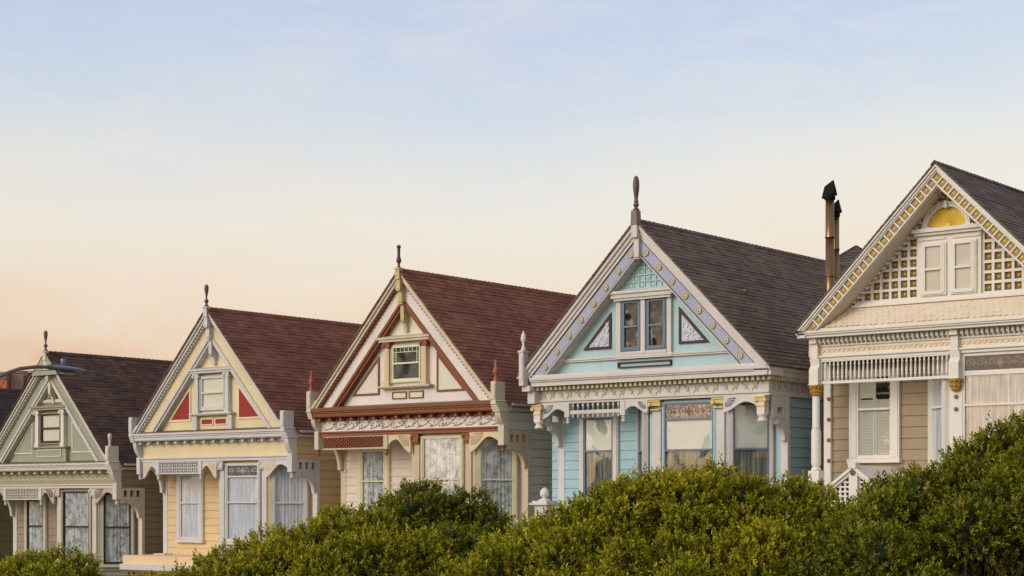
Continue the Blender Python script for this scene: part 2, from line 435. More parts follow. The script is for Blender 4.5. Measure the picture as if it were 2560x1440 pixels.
def a_house(name, cx, zc, za, ax, zm, c, label, opt):
    """steep-gabled house with a bay, overhanging attic, fan brackets and corner blocks"""
    g = zc - 9.6
    h = House(name, cx, g, label)
    z1 = zc + .235; gb = Gable(ax, za, 3.35, z1)
    hw = 3.35; wx = 3.3; yb = 15.0; wy = 1.3; by = .5; ys = .36
    trim, body, sid = c['trim'], c['body'], c['siding']
    zf = zm + .13    # frieze bottom
    # ---- walls
    m = MB()
    m.box(-wx + .03, wx - .03, ys + .02, yb, zm + .02, zc)          # attic storey
    m.box(-wx + .03, wx - .03, wy, yb - .01, g, zm + .01)
    m.prY([(-wx, zc - .01), (wx, zc - .01), (ax, za - .12)], .5, yb - .3)
    siding(m, (-wx, wy - .03), (-.62, wy - .03), g, zm, zc)
    siding(m, (wx, wy + .02), (wx, yb), g, zm, zc)
    siding(m, (wx, ys + .1), (wx, yb), zm, zc, zc)
    siding(m, (-wx, yb), (-wx, wy), g, zc, zc)
    h.part(m, 'wall', sid)
    # ---- bay
    m = MB(); m.prZ([(.05, by), (2.2, by), (3.05, wy + .01), (-.75, wy + .01)], g + .5, zm + .005)
    h.part(m, 'bay', c.get('bay', sid))
    # corner boards
    for s, nm in ((-1, 'corner_board'), (1, 'corner_board')):
        m = MB(); x0, x1 = (wx - .1, wx + .08) if s > 0 else (-wx - .06, -wx + .14)
        m.box(x0, x1, wy - .05, wy + .06, g, zm)
        m.box(x0 - .015, x1 + .015, wy - .065, wy + .07, zm - .98, zm - .92)
        m.box(x0 - .01, x1 + .01, wy - .06, wy + .065, zm - 1.12, zm - 1.09)
        h.part(m, nm, c.get('post', trim))
    # ---- side brackets (the arch towards the pendant), plane across the overhang
    for s in (-1, 1):
        m = MB(); x0, x1 = (wx - .02, wx + .05) if s > 0 else (-wx - .05, -wx + .02)
        ya, yc = .42, wy - .06
        if s > 0:
            m.box(x0, x1, ya, yc, zm - .08, zm); m.box(x0, x1, ya, yc, zm - .36, zm - .28)
            for p0_, p1_ in ((ya, .56), (.7, .81), (.95, 1.06), (1.2, yc)): m.box(x0, x1, p0_, p1_, zm - .28, zm - .08)
            zt = zm - .36
        else:
            m.box(x0, x1, ya, yc, zm - .07, zm); zt = zm - .07
        n = 12; R = yc - ya - .2; H = zm - .92 - zt
        for i in range(n):
            t0, t1 = pi / 2 * i / n, pi / 2 * (i + 1) / n
            def cp(t, e): return (yc - R + (R - e) * sin(t) - .0, zt + H * (1 - cos(t)) * 1.0 - e * cos(t))
            p0, p1, q1, q0 = cp(t0, 0), cp(t1, 0), cp(t1, .11), cp(t0, .11)
            m.prX([p0, p1, q1, q0], x0 - .02, x1 + .02)
            m.prX([p0, p1, (yc, p1[1]), (yc, p0[1])] if (yc - p1[0]) > .01 else [p0, p1, (yc + .005, p1[1]), (yc + .005, p0[1])], x0 + .01, x1 - .01)
        m.box(x0 - .02, x1 + .02, ya, yc - R + .02, zt - .11, zt)
        h.part(m, 'side_bracket', c.get('sideb', c.get('post', trim)))
    # ---- frieze, modillions, cornice, moulding
    m = MB(); m.box(-wx + .02, wx - .02, ys, ys + .06, zf - .005, zc + .002); fr = h.part(m, 'frieze', c['frieze'])
    if opt == 'green':
        m = MB(); x = -wx + .12
        zc_ = (zf + zc) / 2 - .02
        while x < wx - .12:
            m.arc(x, zc_ + .05, .11, .028, pi * 1.02, pi * 1.98, ys - .012, ys + .01, 8)
            m.arc(x, zc_ + .09, .035, .02, pi, 2 * pi, ys - .01, ys + .01, 5)
            m.arc(x + .125, zc_ - .06, .035, .02, 0, pi, ys - .01, ys + .01, 5); x += .25
        h.part(m, 'frieze_carving', c['relief'], fr)
    if opt == 'pink':
        m = MB(); x = -wx + .2; i = 0
        while x < wx - .35:
            zb = zf + .02
            pts = [(x + .5 * t, ys - .008, zb + .03 + .24 * t ** .8 - .09 * sin(t * pi)) for t in [j / 8 for j in range(9)]]
            m.tube(pts, [.012, .012, .011, .01, .009, .008, .007, .006, .004], 5)
            for q in range(11):
                px_ = x - .05 + random.random() * .55; pz = zb + .03 + random.random() * .2
                a = random.random() * pi
                m.tube([(px_, ys - .006, pz), (px_ + .04 * cos(a), ys - .02, pz + .04 * sin(a)), (px_ + .075 * cos(a + .4), ys - .006, pz + .075 * sin(a + .4))], [.003, .009, .002], 4)
            x += .43
        h.part(m, 'frieze_carving', c['relief'], fr)
    x = -wx + .14; m = MB(); zmod = zc - .125
    while x < wx - .08:
        m.box(x - .045, x + .045, .17, ys + .01, zmod + .03, zc + .003)
        m.box(x + .08, min(x + .335, wx - .1), ys - .05, ys + .011, zmod + .03, zc + .004) if x + .1 < wx - .1 else None
        x += .415
    h.part(m, 'modillions', c.get('mod', trim))
    m = MB(); xl, xr = -hw + .05, 3.17
    m.prX([(0, zc + .235), (0, zc + .17), (.035, zc + .15), (.035, zc + .12), (.06, zc + .1), (.06, zc + .03), (.09, zc), (.5, zc), (.5, zc + .235)], xl, xr)
    h.part(m, 'cornice', c.get('cornice', trim))
    m = MB(); m.prX([(-.01, zc + .237), (-.01, zc + .255), (.47, zc + .33), (.47, zc + .237)], xl + .01, xr - .01)
    h.part(m, 'cornice_ledge', c['ledge'])
    m = MB(); m.prX([(ys - .09, zf), (ys - .09, zf - .04), (ys - .05, zf - .06), (ys - .05, zm), (ys + .1, zm), (ys + .1, zf)], -wx - .04, wx + .02)
    h.part(m, 'moulding', c.get('mold', trim))
    # side gutter / eave
    m = MB(); m.prY([(wx - .05, zc - .0), (wx + .1, zc), (wx + .16, zc + .1), (wx + .2, zc + .14), (wx + .2, zc + .2), (wx - .05, zc + .2)], ys + .14, yb)
    m.prY([(-wx + .05, zc - .0), (-wx - .1, zc), (-wx - .16, zc + .1), (-wx - .2, zc + .14), (-wx - .2, zc + .2), (-wx + .05, zc + .2)], ys + .14, yb)
    h.part(m, 'eave_gutter', c.get('gutter', trim))
    # ---- corner blocks with console brackets
    for s in (-1, 1):
        xa, xb = (3.165, 3.32) if s > 0 else (-3.46, -3.3)
        m = MB(); zt = zc + .74
        m.box(xa, xb, 0.0 - .01, .38, z1 - .02, zt)
        m.box(xa + .015, xb - .015, -.03, -.01, z1 + .05, zt - .05)
        for i, (q, hh) in enumerate(((.0, .06), (.03, .06), (.05, .05), (.08, .05))):
            zz = z1 - .02 - .06 * i
            m.box(xa + .02 * 0, xb + (.02 if s > 0 else 0) + .02 * i * (s > 0), -.02 + q, .47, zz - .06, zz)
        zz = z1 - .26
        x0, x1 = (wx - .1, wx + .075) if s > 0 else (-wx - .1, -wx + .04)
        prof = []
        for i in range(9):
            t = i / 8; prof.append((.1 + .2 * (t ** 2.2), zz - (zz - zf - .02) * t))
        prof = [(.1, zz)] + prof[1:] + [(ys + .08, zf + .02), (ys + .08, zz)]
        m.prX(prof, x0, x1)
        m.box(x0, x1 + .01, ys - .12, ys + .09, zm - .36, zf + .02)
        h.part(m, 'corner_block', c.get('block', trim))
        if opt in ('pink',) or (opt == 'green' and s > 0):
            m = MB(); cxx = (xa + xb) / 2
            if opt == 'pink': pr = [(.08, 0), (.08, .03), (.045, .06), (.06, .09), (.035, .12), (.03, .15), (.06, .2), (.075, .26), (.06, .32), (.04, .38), (.032, .48), (.034, .52), (.015, .56)]
            else: pr = [(.06, 0), (.04, .02), (.035, .08), (.05, .2), (.065, .3), (.06, .35), (.03, .38), (.01, .39)]
            m.lathe(cxx, .1, [(r, zt + z) for r, z in pr], 12); h.part(m, 'corner_finial', c.get('fin2', trim))
        m = MB(); pendant(m, (x0 + x1) / 2, ys - .02, zm - .36, .06); h.part(m, 'pendant', c.get('mod', trim) if opt == 'pink' else trim)
    # ---- gable boards
    m = MB(); gb.strip(m, 0, .1, 0.0, .5); gb.strip(m, .1, .2, .045, .5)
    h.part(m, 'rake_moulding', c.get('rake', trim))
    m = MB(); gb.strip(m, .2, .265, .13, .42)
    L = hypot(1, gb.k)
    n = int((gb.ztop(.23) - z1) / gb.k * L / .115)
    for s in (-1, 1):
        for i in range(n):
            z = gb.ztop(.23) - (i + .5) * (gb.ztop(.23) - z1) / n
            x, _ = gb.pt(s, .235, z)
            m.box(x - .028, x + .028, .085, .13, z - .03, z + .03)
    h.part(m, 'bead_row', c.get('bead', trim))
    m = MB(); gb.strip(m, .265, .68, .19, .42); h.part(m, 'rake_board', c['band'])
    m = MB(); gb.strip(m, .68, .78, .14, .42); gb.strip(m, .78, .88, .18, .42); h.part(m, 'inner_moulding', c.get('inner', trim))
    gy = .37
    m = MB(); m.prY([gb.pt(-1, .85, z1), gb.pt(1, .85, z1), (ax, gb.ztop(.85))], gy, gy + .045)
    h.part(m, 'gable_wall', c['gable'])
    zt_ = zc + 2.14
    if opt == 'pink':
        m = MB(); m.prY([gb.pt(-1, .84, zt_), gb.pt(1, .84, zt_), (ax, gb.ztop(.84))], gy - .015, gy + .01); h.part(m, 'gable_top_panel', c['panel'])
    if opt == 'green':
        m = MB(); zg = gb.ztop(.85); zb = zc + 2.3
        m2 = MB(); m3 = MB()
        for r in range(3):
            for q in range(-3, 4):
                x = .02 + q * .165; z = zb + .09 + r * .175
                if abs(x - ax * .7) + .05 < gb.w(z + .06, .9): m2.box(x - .055, x + .055, gy - .012, gy + .01, z - .06, z + .06); m3.disc(x, z, .035, gy - .03, gy - .01, 8)
        w_ = gb.w(zb, .88); m.box(-w_, w_ + .1, gy - .06, gy + .01, zb - .1, zb)
        h.part(m, 'gable_band', trim)
        h.part(m2, 'gable_lattice', c['dark']); h.part(m3, 'gable_studs', M['gold'])
    # window assembly in the gable
    zs = zc + .78; zh = zc + 1.96
    window(h, 0, gy, 0, .92, zc + .95, zc + 1.8, zc + 1.38, c.get('wcase', trim), c.get('gsash', c['sash']), c.get('gfill', 'blind'), c['gblind'], cw=.05, sill=False, head=False, proud=.09, muntin=(opt == 'pink'), glass=M['glass dull'])
    for s in (-1, 1):
        m = MB(); x0, x1 = s * .57, s * .76
        x0, x1 = min(x0, x1), max(x0, x1)
        m.box(x0 + .02, x1 - .02, gy - .13, gy, zs, zh - .12)
        m.box(x0 - .0, x1 + .0, gy - .15, gy, zs, zs + .12)
        cap = MB() if opt == 'pink' else m
        cap.box(x0 - .03, x1 + .03, gy - .17, gy, zh - .06, zh); cap.box(x0 - .0, x1 + .0, gy - .15, gy, zh - .16, zh - .06)
        for q in (x0 - .01, x1 + .01): cap.disc(q, zh - .09, .045, gy - .185, gy - .05, 10)
        pl = h.part(m, 'window_column', c.get('wcol', trim))
        if cap is not m: h.part(cap, 'capital', c['mod'], pl)
    m = MB(); m.box(-.9, .9, gy - .2, gy, zh + .0, zh + .07); m.box(-.94, .94, gy - .24, gy, zh + .07, zh + .13)
    m.prX([(gy - .25, zh + .13), (gy - .003, zh + .19), (gy - .003, zh + .13)], -.95, .95)
    h.part(m, 'window_hood', c.get('wcase', trim))
    m = MB(); m.box(-.92, .92, gy - .2, gy, zs - .04, zs); m.box(-.88, .88, gy - .15, gy, zs - .07, zs - .04)
    if opt == 'yellow':
        m.box(-.87, -.66, gy - .12, gy, z1 + .05, zs - .07); m.box(.66, .87, gy - .12, gy, z1 + .05, zs - .07)
    h.part(m, 'window_sill', c.get('wcase', trim))
    # panels
    def panel(poly, t, frame, fill, dep=.02):
        m = MB(); n = len(poly)
        cxp = sum(p[0] for p in poly) / n; czp = sum(p[1] for p in poly) / n
        # inset polygon by t
        ins = []
        for i in range(n):
            p0, p1, p2 = poly[i - 1], poly[i], poly[(i + 1) % n]
            def off(a, b):
                dx, dz = b[0] - a[0], b[1] - a[1]; l = hypot(dx, dz); nx_, nz_ = -dz / l, dx / l
                if (cxp - a[0]) * nx_ + (czp - a[1]) * nz_ < 0: nx_, nz_ = -nx_, -nz_
                return (a[0] + nx_ * t, a[1] + nz_ * t), (dx, dz)
            (a1, d1), (a2, d2) = off(p0, p1), off(p1, p2)
            det = d1[0] * -d2[1] + d1[1] * d2[0]
            tt = ((a2[0] - a1[0]) * -d2[1] + (a2[1] - a1[1]) * d2[0]) / det
            ins.append((a1[0] + d1[0] * tt, a1[1] + d1[1] * tt))
        for i in range(n):
            j = (i + 1) % n; m.prY([poly[i], poly[j], ins[j], ins[i]], gy - dep - .01, gy + .005)
        o = h.part(m, 'gable_panel', frame)
        m = MB(); m.prY(ins, gy - dep + .008, gy + .004); h.part(m, 'panel_field', fill, o)
    tt = .03 if opt == 'green' else .045
    xt0, xt1 = 1.03, 2.05
    for s in (-1, 1):
        panel([(s * xt0, zc + .57), (s * xt1, zc + .57), (s * xt0, zc + 1.62)], tt + .01, c['pframe'], c['panel'])
    if opt in ('yellow', 'pink'):
        for s in (-1, 1): panel([(s * .04, zc + .43), (s * .56, zc + .43), (s * .56, zc + .63), (s * .04, zc + .63)], .03, c['pframe'], c['panel'])
    else:
        m = MB(); m.box(-.88, .85, gy - .12, gy - .001, z1 + .03, zs - .07); h.part(m, 'window_apron', body)
        gy2 = gy; gy = gy - .12
        panel([(-.62, zc + .45), (.62, zc + .45), (.62, zc + .69), (-.62, zc + .69)], .03, c['pframe'], body); gy = gy2
    # ---- king post & ridge finial
    m = MB()
    m.prY([(ax - .075, za - .25), (ax + .075, za - .25), (ax + .075, za + .05), (ax - .075, za + .05)], -.07, .06)
    m.box(ax - .095, ax + .095, -.09, .08, za + .02, za + .06)
    m.box(ax - .07, ax + .07, -.04, .1, za - .55, za - .25); m.box(ax - .085, ax + .085, -.055, .1, za - .5, za - .45)
    m.box(ax - .065, ax + .065, .04, .3, za - .9, za - .55); m.box(ax - .075, ax + .075, .02, .3, za - .84, za - .8)
    m.box(ax - .06, ax + .06, .13, .36, za - 1.3, za - .9)
    m.prX([(.13, za - 1.3), (.16, za - 1.36), (.22, za - 1.4), (.26, za - 1.5), (.28, za - 1.62), (.368, za - 1.64), (.368, za - 1.3)], ax - .05, ax + .05)
    kp = h.part(m, 'king_post', c.get('kp', trim))
    if opt == 'green':
        m = MB(); m.prY([gb.pt(-1, .0, za - .72), gb.pt(1, .0, za - .72), (ax, za - .0)], -.035, -.005); h.part(m, 'apex_panel', body)
    m = MB(); m.lathe(ax, 0, [(r * .92, za + .055 + z) for r, z in (FIN_P if opt == 'pink' else FIN_A)], 16)
    h.part(m, 'ridge_finial', c['finial'])
    roof(h, gb, c['roof'], -.04, yb + .1, clip=.42)
    # ---- overhang ornament below the moulding
    sy0, sy1 = ys - .03, ys + .03
    x0, x1 = (-3.16, -.85) if opt == 'pink' else (-2.42, -.66)
    zb = zm - .33
    m = MB(); m.box(x0, x1, sy0 - .01, sy1 + .01, zb - .04, zb)
    m.box(x0, x1, sy0, sy1, zm - .03, zm - .0)
    if opt == 'pink':
        fr_ = h.part(m, 'grille_rail', c['post'])
        m = MB(); x = x0 + .04; i = 0
        while x < x1:
            m.box(x - .006, x + .006, sy0 + .02, sy1 - .01, zb, zm - .03)
            for q in range(3):
                z = zb + .055 + q * .1 + (.05 if i % 2 else 0)
                if z < zm - .05: m.lathe(x, ys, [(.012, z - .035), (.036, z - .012), (.036, z + .012), (.012, z + .035)], 8)
            x += .072; i += 1
        h.part(m, 'grille_beads', c['mod'])
    else:
        for xx in (x0, x1): m.box(xx - .01, xx + .02, sy0, sy1, zb, zm - .03)
        m.box(x0, x1, sy0 + .01, sy1 - .01, zb + .135, zb + .16)
        x = x0 + .07; i = 0
        while x < x1 - .03:
            m.box(x - .013, x + .013, sy0 + .012, sy1 - .012, zb, zm - .03)
            if i % 2 == 0:
                m.box(x - .04, x + .04, sy0 + .008, sy1 - .014, zb + .05, zb + .085); m.box(x - .04, x + .04, sy0 + .008, sy1 - .014, zb + .21, zb + .245)
            x += .085; i += 1
        h.part(m, 'grille', trim)
    posts = [x1 + .08] if opt == 'pink' else [x0 - .08, x1 + .08]
    for xx in posts:
        m = MB(); m.box(xx - .075, xx + .075, sy0 - .03, sy1 + .03, zm - .38, zm); gp = h.part(m, 'drop_post', c.get('post', trim))
        m = MB(); pendant(m, xx, ys, zm - .38, .055); h.part(m, 'drop_finial', c['mod'] if opt == 'pink' else trim, gp)
    fm = c.get('fan', trim)
    if opt != 'pink': fan_bracket(h, -3.2, x0 - .16, zm, False, .5, sy0, sy1, fm, c['ray'])
    fan_bracket(h, x1 + .16, .12, zm, True, .5, sy0, sy1, fm, c['ray'])
    fan_bracket(h, 2.17, 3.19, zm, False, .52, sy0, sy1, fm, c['ray'])
    # ---- bay columns
    for xx in (.24, 2.04):
        m = MB(); m.box(xx - .095, xx + .095, by - .06, by, zm - 2.55, zm - .2); m.box(xx - .12, xx + .12, by - .08, by, zm - 2.75, zm - 2.5)
        cap = MB() if opt == 'pink' else m
        cap.box(xx - .13, xx + .13, by - .16, by, zm - .06, zm); cap.box(xx - .11, xx + .11, by - .14, by, zm - .22, zm - .06)
        for q in (-1, 1): cap.disc(xx + q * .115, zm - .1, .045, by - .177, by - .03, 10)
        cap.box(xx - .115, xx + .115, by - .145, by, zm - .26, zm - .235)
        o = h.part(m, 'bay_column', c.get('post', trim))
        if cap is not m: h.part(cap, 'capital', c['mod'], o)
    tr = None; zt2 = zm - .14
    if opt == 'yellow': tr = (zm - .44, zm - .15, M['stained brown'], M['scroll pale']); zt2 = zm - .49
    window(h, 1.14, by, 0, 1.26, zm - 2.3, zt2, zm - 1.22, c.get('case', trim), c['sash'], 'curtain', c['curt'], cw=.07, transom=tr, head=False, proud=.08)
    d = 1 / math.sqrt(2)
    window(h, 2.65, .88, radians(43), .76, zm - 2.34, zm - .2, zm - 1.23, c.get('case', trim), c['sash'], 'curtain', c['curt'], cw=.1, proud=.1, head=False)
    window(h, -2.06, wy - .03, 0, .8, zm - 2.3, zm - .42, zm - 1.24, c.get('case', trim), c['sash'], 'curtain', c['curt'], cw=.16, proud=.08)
    # bay base mouldings and porch roof
    m = MB()
    m.prZ([(.0, by - .08), (2.23, by - .08), (3.14, wy), (-.84, wy)], zm - 2.6, zm - 2.5)
    m.prZ([(.0, by - .12), (2.25, by - .12), (3.18, wy), (-.88, wy)], zm - 2.75, zm - 2.7)
    h.part(m, 'bay_sill', c.get('bay', sid) if opt == 'green' else trim)
    m = MB(); m.box(-3.5, -.3, -.2, wy - .1, zm - 3.09, zm - 2.83); pr = h.part(m, 'porch_roof', c.get('porch', body))
    m = MB(); m.box(-3.58, -.25, -.26, wy - .1, zm - 3.26, zm - 3.09); m.box(-3.4, -2.9, .9, wy - .1, zm - 2.83, zm - 2.8); h.part(m, 'porch_fascia', trim, pr)
    m = MB(); m.box(-3.56, -.24, -.27, -.2, zm - 3.33, zm - 3.26); m.box(-3.4, -.4, -.1, wy - .1, zm - 3.6, zm - 3.26); h.part(m, 'porch_beam', c['ledge'], pr)
    m = MB(); m.box(-1.7, -.75, wy - .12, wy - .02, g + .9, g + 3.2); h.part(m, 'front_door', c['ledge'])
    return h

# ------------------------------------------------------------------ palette
M['glass'] = glass_mat('window glass', 0.11)
M['glass old'] = glass_mat('old wavy glass', 0.06, 0.02, 1.9, 0.035)
M['glass dull'] = glass_mat('attic glass', 0.03, 0.05)
M['gold'] = paint('gold paint', (205, 160, 62), .45, .5)
M['gold bright'] = paint('bright gold paint', (204, 166, 56), .45, .3)
M['stained brown'] = stained_mat('brown stained glass', (66, 52, 48), (120, 104, 100), 7)
M['scroll pale'] = simple('pale scroll glass', (176, 170, 172), .3); M['scroll brown'] = simple('brown scroll glass', (104, 78, 62), .3); M['scroll gold'] = simple('olive gold scroll glass', (128, 104, 74), .3)
M['stained rose'] = stained_mat('rose stained glass', (110, 84, 74), (196, 170, 160), 12)
M['stained dark'] = stained_mat('dark stained glass', (46, 34, 40), (78, 60, 52), 6)
M['dark'] = simple('dark interior', (14, 12, 11), .9)
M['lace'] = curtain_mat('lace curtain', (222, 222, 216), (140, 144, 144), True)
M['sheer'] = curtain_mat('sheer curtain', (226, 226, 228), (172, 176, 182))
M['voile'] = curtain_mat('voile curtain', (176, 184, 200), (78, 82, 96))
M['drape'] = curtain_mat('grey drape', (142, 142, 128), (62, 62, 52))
M['shade'] = simple('roller shade', (196, 202, 192), .8, var=.06, scale=2)
M['blind cream'] = simple('cream blind', (222, 212, 188), .8, var=.08, scale=2)
M['blind beige'] = simple('beige blind', (194, 182, 164), .8, var=.06, scale=2)
M['blind amber'] = simple('amber blind', (206, 168, 108), .8, var=.25, scale=1.2)

# ------------------------------------------------------------------ houses
gt = paint('sage white trim', (206, 198, 184)); gb_ = paint('sage paint', (158, 158, 140))
green = dict(trim=gt, body=gb_, siding=paint('taupe siding', (150, 134, 112)), band=gb_, gable=gb_, panel=gb_, pframe=paint('cream line', (222, 212, 186)),
    frieze=paint('tan frieze', (160, 148, 122)), relief=paint('cream relief', (200, 190, 158)), rake=gt, bead=gt, ledge=paint('moss ledge', (104, 98, 66)),
    cornice=gt, mod=paint('modillion cream', (205, 192, 172)), bay=gb_, dark=simple('dark lattice', (92, 68, 52)), ray=paint('shaded cutout rays', (96, 74, 60)),
    sash=paint('aubergine sash', (58, 42, 46)), gblind=M['blind cream'], curt=M['lace'], roof=shingle_mat('dark shingles', (72, 56, 50), (92, 72, 64)),
    finial=simple('weathered finial', (96, 84, 78), .6), wcol=paint('white columns', (222, 216, 204)), wcase=paint('sage case', (158, 150, 128)),
    case=paint('sage trim', (190, 182, 162)), fan=paint('tan sawn wood', (186, 172, 156)), porch=gb_)
a_house('green_house', -46.68, .935, 4.72, .14, .375, green, 'sage green house with dark roof behind the curved lamp arm', 'green')

yt = paint('lavender white trim', (204, 200, 198)); yb_ = paint('pale yellow paint', (224, 204, 164))
yellow = dict(trim=yt, body=yb_, siding=paint('yellow siding', (214, 188, 144)), band=yb_, gable=yb_, panel=paint('red panels', (152, 46, 40)), pframe=paint('cream panel line', (232, 214, 180)),
    frieze=yb_, relief=yb_, ledge=paint('brown ledge', (112, 90, 74)), ray=paint('apricot rays', (220, 184, 136)), sash=yt,
    gblind=M['blind cream'], curt=M['sheer'], roof=shingle_mat('brown shingles', (106, 68, 56), (126, 84, 70)), finial=simple('bronze finial', (92, 68, 66), .5),
    porch=paint('peach porch', (232, 202, 160)), case=yt)
a_house('yellow_house', -38.93, 1.78, 5.60, .07, 1.15, yellow, 'pale yellow house with red triangles in its gable', 'yellow')

pc = paint('pale ochre trim', (204, 194, 168)); rust = paint('rust paint', (132, 78, 50)); pk = paint('pinkish white paint', (226, 214, 208)); tan_ = paint('tan posts', (202, 180, 154))
pink = dict(trim=pc, body=pk, siding=paint('pink white siding', (214, 200, 184)), band=pk, gable=pk, panel=paint('cream panels', (220, 214, 194)), pframe=rust,
    frieze=pk, relief=paint('vine relief shade', (150, 128, 118)), rake=pc, bead=rust, inner=rust, ledge=paint('grey ledge', (126, 106, 92)), cornice=rust, mold=paint('brick moulding', (142, 82, 62)),  # vine painted darker than the frieze to imitate shadow lines of the relief
    mod=paint('terracotta', (146, 86, 60)), ray=paint('rays shade', (166, 140, 112)), sash=paint('cream sash', (206, 198, 168)), gsash=paint('cream sash2', (222, 216, 182)), gblind=M['dark'], gfill='dark',
    curt=M['lace'], roof=shingle_mat('maroon shingles', (110, 70, 56), (130, 86, 70)), finial=simple('maroon finial', (100, 34, 30), .5), block=pc, fin2=paint('terracotta finial', (172, 96, 70)),
    post=tan_, fan=paint('tan fans', (214, 194, 158)), wcol=paint('tan col', (210, 186, 150)), wcase=pc, kp=paint('ochre king post', (196, 178, 130)), case=paint('cream case', (208, 198, 168)),
    gutter=paint('grey cream gutter', (186, 176, 156)), bay=paint('cream bay', (210, 196, 166)))
a_house('pink_house', -31.25, 2.275, 6.10, -.0, 1.76, pink, 'pinkish white house with rust trim and cream panels', 'pink')

far = dict(green); far['roof'] = shingle_mat('black shingles', (58, 50, 52), (76, 64, 64)); far['siding'] = paint('olive siding', (150, 146, 104)); far['post'] = paint('lime post', (168, 160, 110))
a_house('corner_house', -54.35, .2, 4.02, 0, -.35, far, 'dark roofed house cut off at the left edge of the photo', 'green')

def blue_house():
    cx, za, z1, zc, zm = -23.6, 6.64, 3.045, 2.83, 2.39
    h = House('blue_house', cx, zc - 9.6, 'light blue house with lavender rake boards and gold rosettes'); g = h.g
    gb = Gable(0, za, 3.63, z1)
    tr = paint('stone white trim', (208, 200, 194)); bl = paint('light blue paint', (172, 198, 202)); lav = paint('lavender paint', (166, 168, 190))
    dk = paint('plum black line', (66, 50, 54)); bs = paint('blue siding', (160, 190, 198)); sash = paint('slate blue sash', (110, 124, 142))
    wx, wy, by, yb, ys = 3.38, 1.15, .5, 15.0, .35
    m = MB(); m.box(-wx + .03, wx - .03, ys + .02, yb, zm + .02, zc); m.box(-wx + .03, wx - .03, wy, yb - .01, g, zm + .01)
    m.prY([(-wx, zc - .01), (wx, zc - .01), (0, za - .16)], .41, yb - .3)
    siding(m, (-wx, wy - .03), (-.6, wy - .03), g, zm, zm); siding(m, (wx, wy + .02), (wx, yb), g, zm, zm); siding(m, (-wx, yb), (-wx, wy), g, zc, zc)
    h.part(m, 'wall', bs)
    m = MB(); m.prZ([(.05, by), (2.25, by), (3.0, wy + .01), (-.65, wy + .01)], g + .5, zm + .005); h.part(m, 'bay', bl)
    for s in (-1, 1):
        m = MB(); x0, x1 = (wx - .1, wx + .08) if s > 0 else (-wx + .2, -wx + .4)
        m.box(x0, x1, wy - .05, wy + .06, g, zm); m.box(x0 - .015, x1 + .015, wy - .07, wy + .07, zm - .86, zm - .8); h.part(m, 'corner_board', tr)
        m = MB(); xa, xb = (wx - .02, wx + .05) if s > 0 else (-wx + .22, -wx + .3)
        ya, yc = .5, wy - .05
        m.box(xa, xb, ya, yc, zm - .26, zm); m.box(xa, xb, ya, ya + .18, zm - .42, zm - .26); m.box(xa, xb, yc - .12, yc, zm - .42, zm - .26); m.box(xa, xb, ya, yc, zm - .52, zm - .42)
        zt = zm - .52; n = 12; R = yc - ya - .16; H = -.5
        for i in range(n):
            t0, t1 = pi / 2 * i / n, pi / 2 * (i + 1) / n
            cp = lambda t, e: (yc - R + (R - e) * sin(t), zt + H * (1 - cos(t)) - e * cos(t))
            p0, p1, q1, q0 = cp(t0, 0), cp(t1, 0), cp(t1, .13), cp(t0, .13)
            m.prX([p0, p1, q1, q0], xa - .03, xb + .03)
            m.prX([p0, p1, (yc + .005, p1[1]), (yc + .005, p0[1])], xa + .01, xb - .01)
        h.part(m, 'side_bracket', tr)
    # entablature, wrapping the right flank
    m = MB(); m.box(-3.2, wx + .02, ys, ys + .06, zm + .1, zc - .1); m.box(wx - .03, wx + .02, ys + .06, yb, zm + .1, zc - .1); fr = h.part(m, 'frieze', tr)
    m = MB()
    def scroll(T, x):
        m.T = T; zz = (zm + zc) / 2
        m.arc(x, zz + .01, .055, .02, -pi * .6, pi * .9, -.022, .004, 8); m.arc(x + .02, zz, .024, .018, 0, 2 * pi, -.028, .004, 6)
        for a, l in ((.9, .11), (2.4, .11), (.1, .08), (3.6, .1), (5.3, .08)):
            bx = x + .27; bz = zz - .01; m.prY([(bx, bz), (bx + l * .6 * cos(a - .3), bz + l * .6 * sin(a - .3)), (bx + l * cos(a), bz + l * sin(a)), (bx + l * .6 * cos(a + .3), bz + l * .6 * sin(a + .3))], -.025, .004)
        m.arc(x + .14, zz - .05, .07, .014, pi, 2 * pi, -.018, .004, 6); m.arc(x + .4, zz + .05, .07, .014, 0, pi, -.018, .004, 6)
    x = -3.05
    while x < 3.2: scroll(lambda p: (p[0], ys + p[1], p[2]), x); x += .53
    x = .55
    while x < 9: scroll(lambda p: (wx + .02 - p[1], p[0], p[2]), x); x += .53
    m.T = None; h.part(m, 'frieze_carving', paint('stone relief', (196, 186, 170)), fr)
    m = MB(); x = -3.3
    while x < 3.5: m.box(x, x + .075, .17, ys + .01, zc - .1, zc - .005); x += .141
    y = .25
    while y < 9: m.box(wx, wx + .17, y, y + .075, zc - .1, zc - .005); y += .141
    h.part(m, 'dentils', paint('cream dentils', (196, 184, 150)))
    prof = [(0, .22), (0, .15), (.03, .13), (.03, .11), (.07, .09), (.07, .0)]
    m = MB(); m.prX([(p, zc + q) for p, q in prof] + [(.6, zc), (.6, zc + .22)], -3.25, 3.62)
    m.prY([(3.6 + .0 - p + .01, zc + q - .001) for p, q in prof] + [(3.2, zc - .001), (3.2, zc + .219)], .03, yb)
    m.box(-3.2, 3.4, .062, .35, zc + .21, zc + .283)
    h.part(m, 'cornice', tr)
    m = MB(); m.prX([(ys - .08, zm + .1), (ys - .08, zm + .06), (ys - .04, zm + .04), (ys - .04, zm), (ys + .1, zm), (ys + .1, zm + .1)], -3.25, wx + .06)
    m.box(wx, wx + .06, ys + .1, yb, zm, zm + .1); h.part(m, 'moulding', tr)
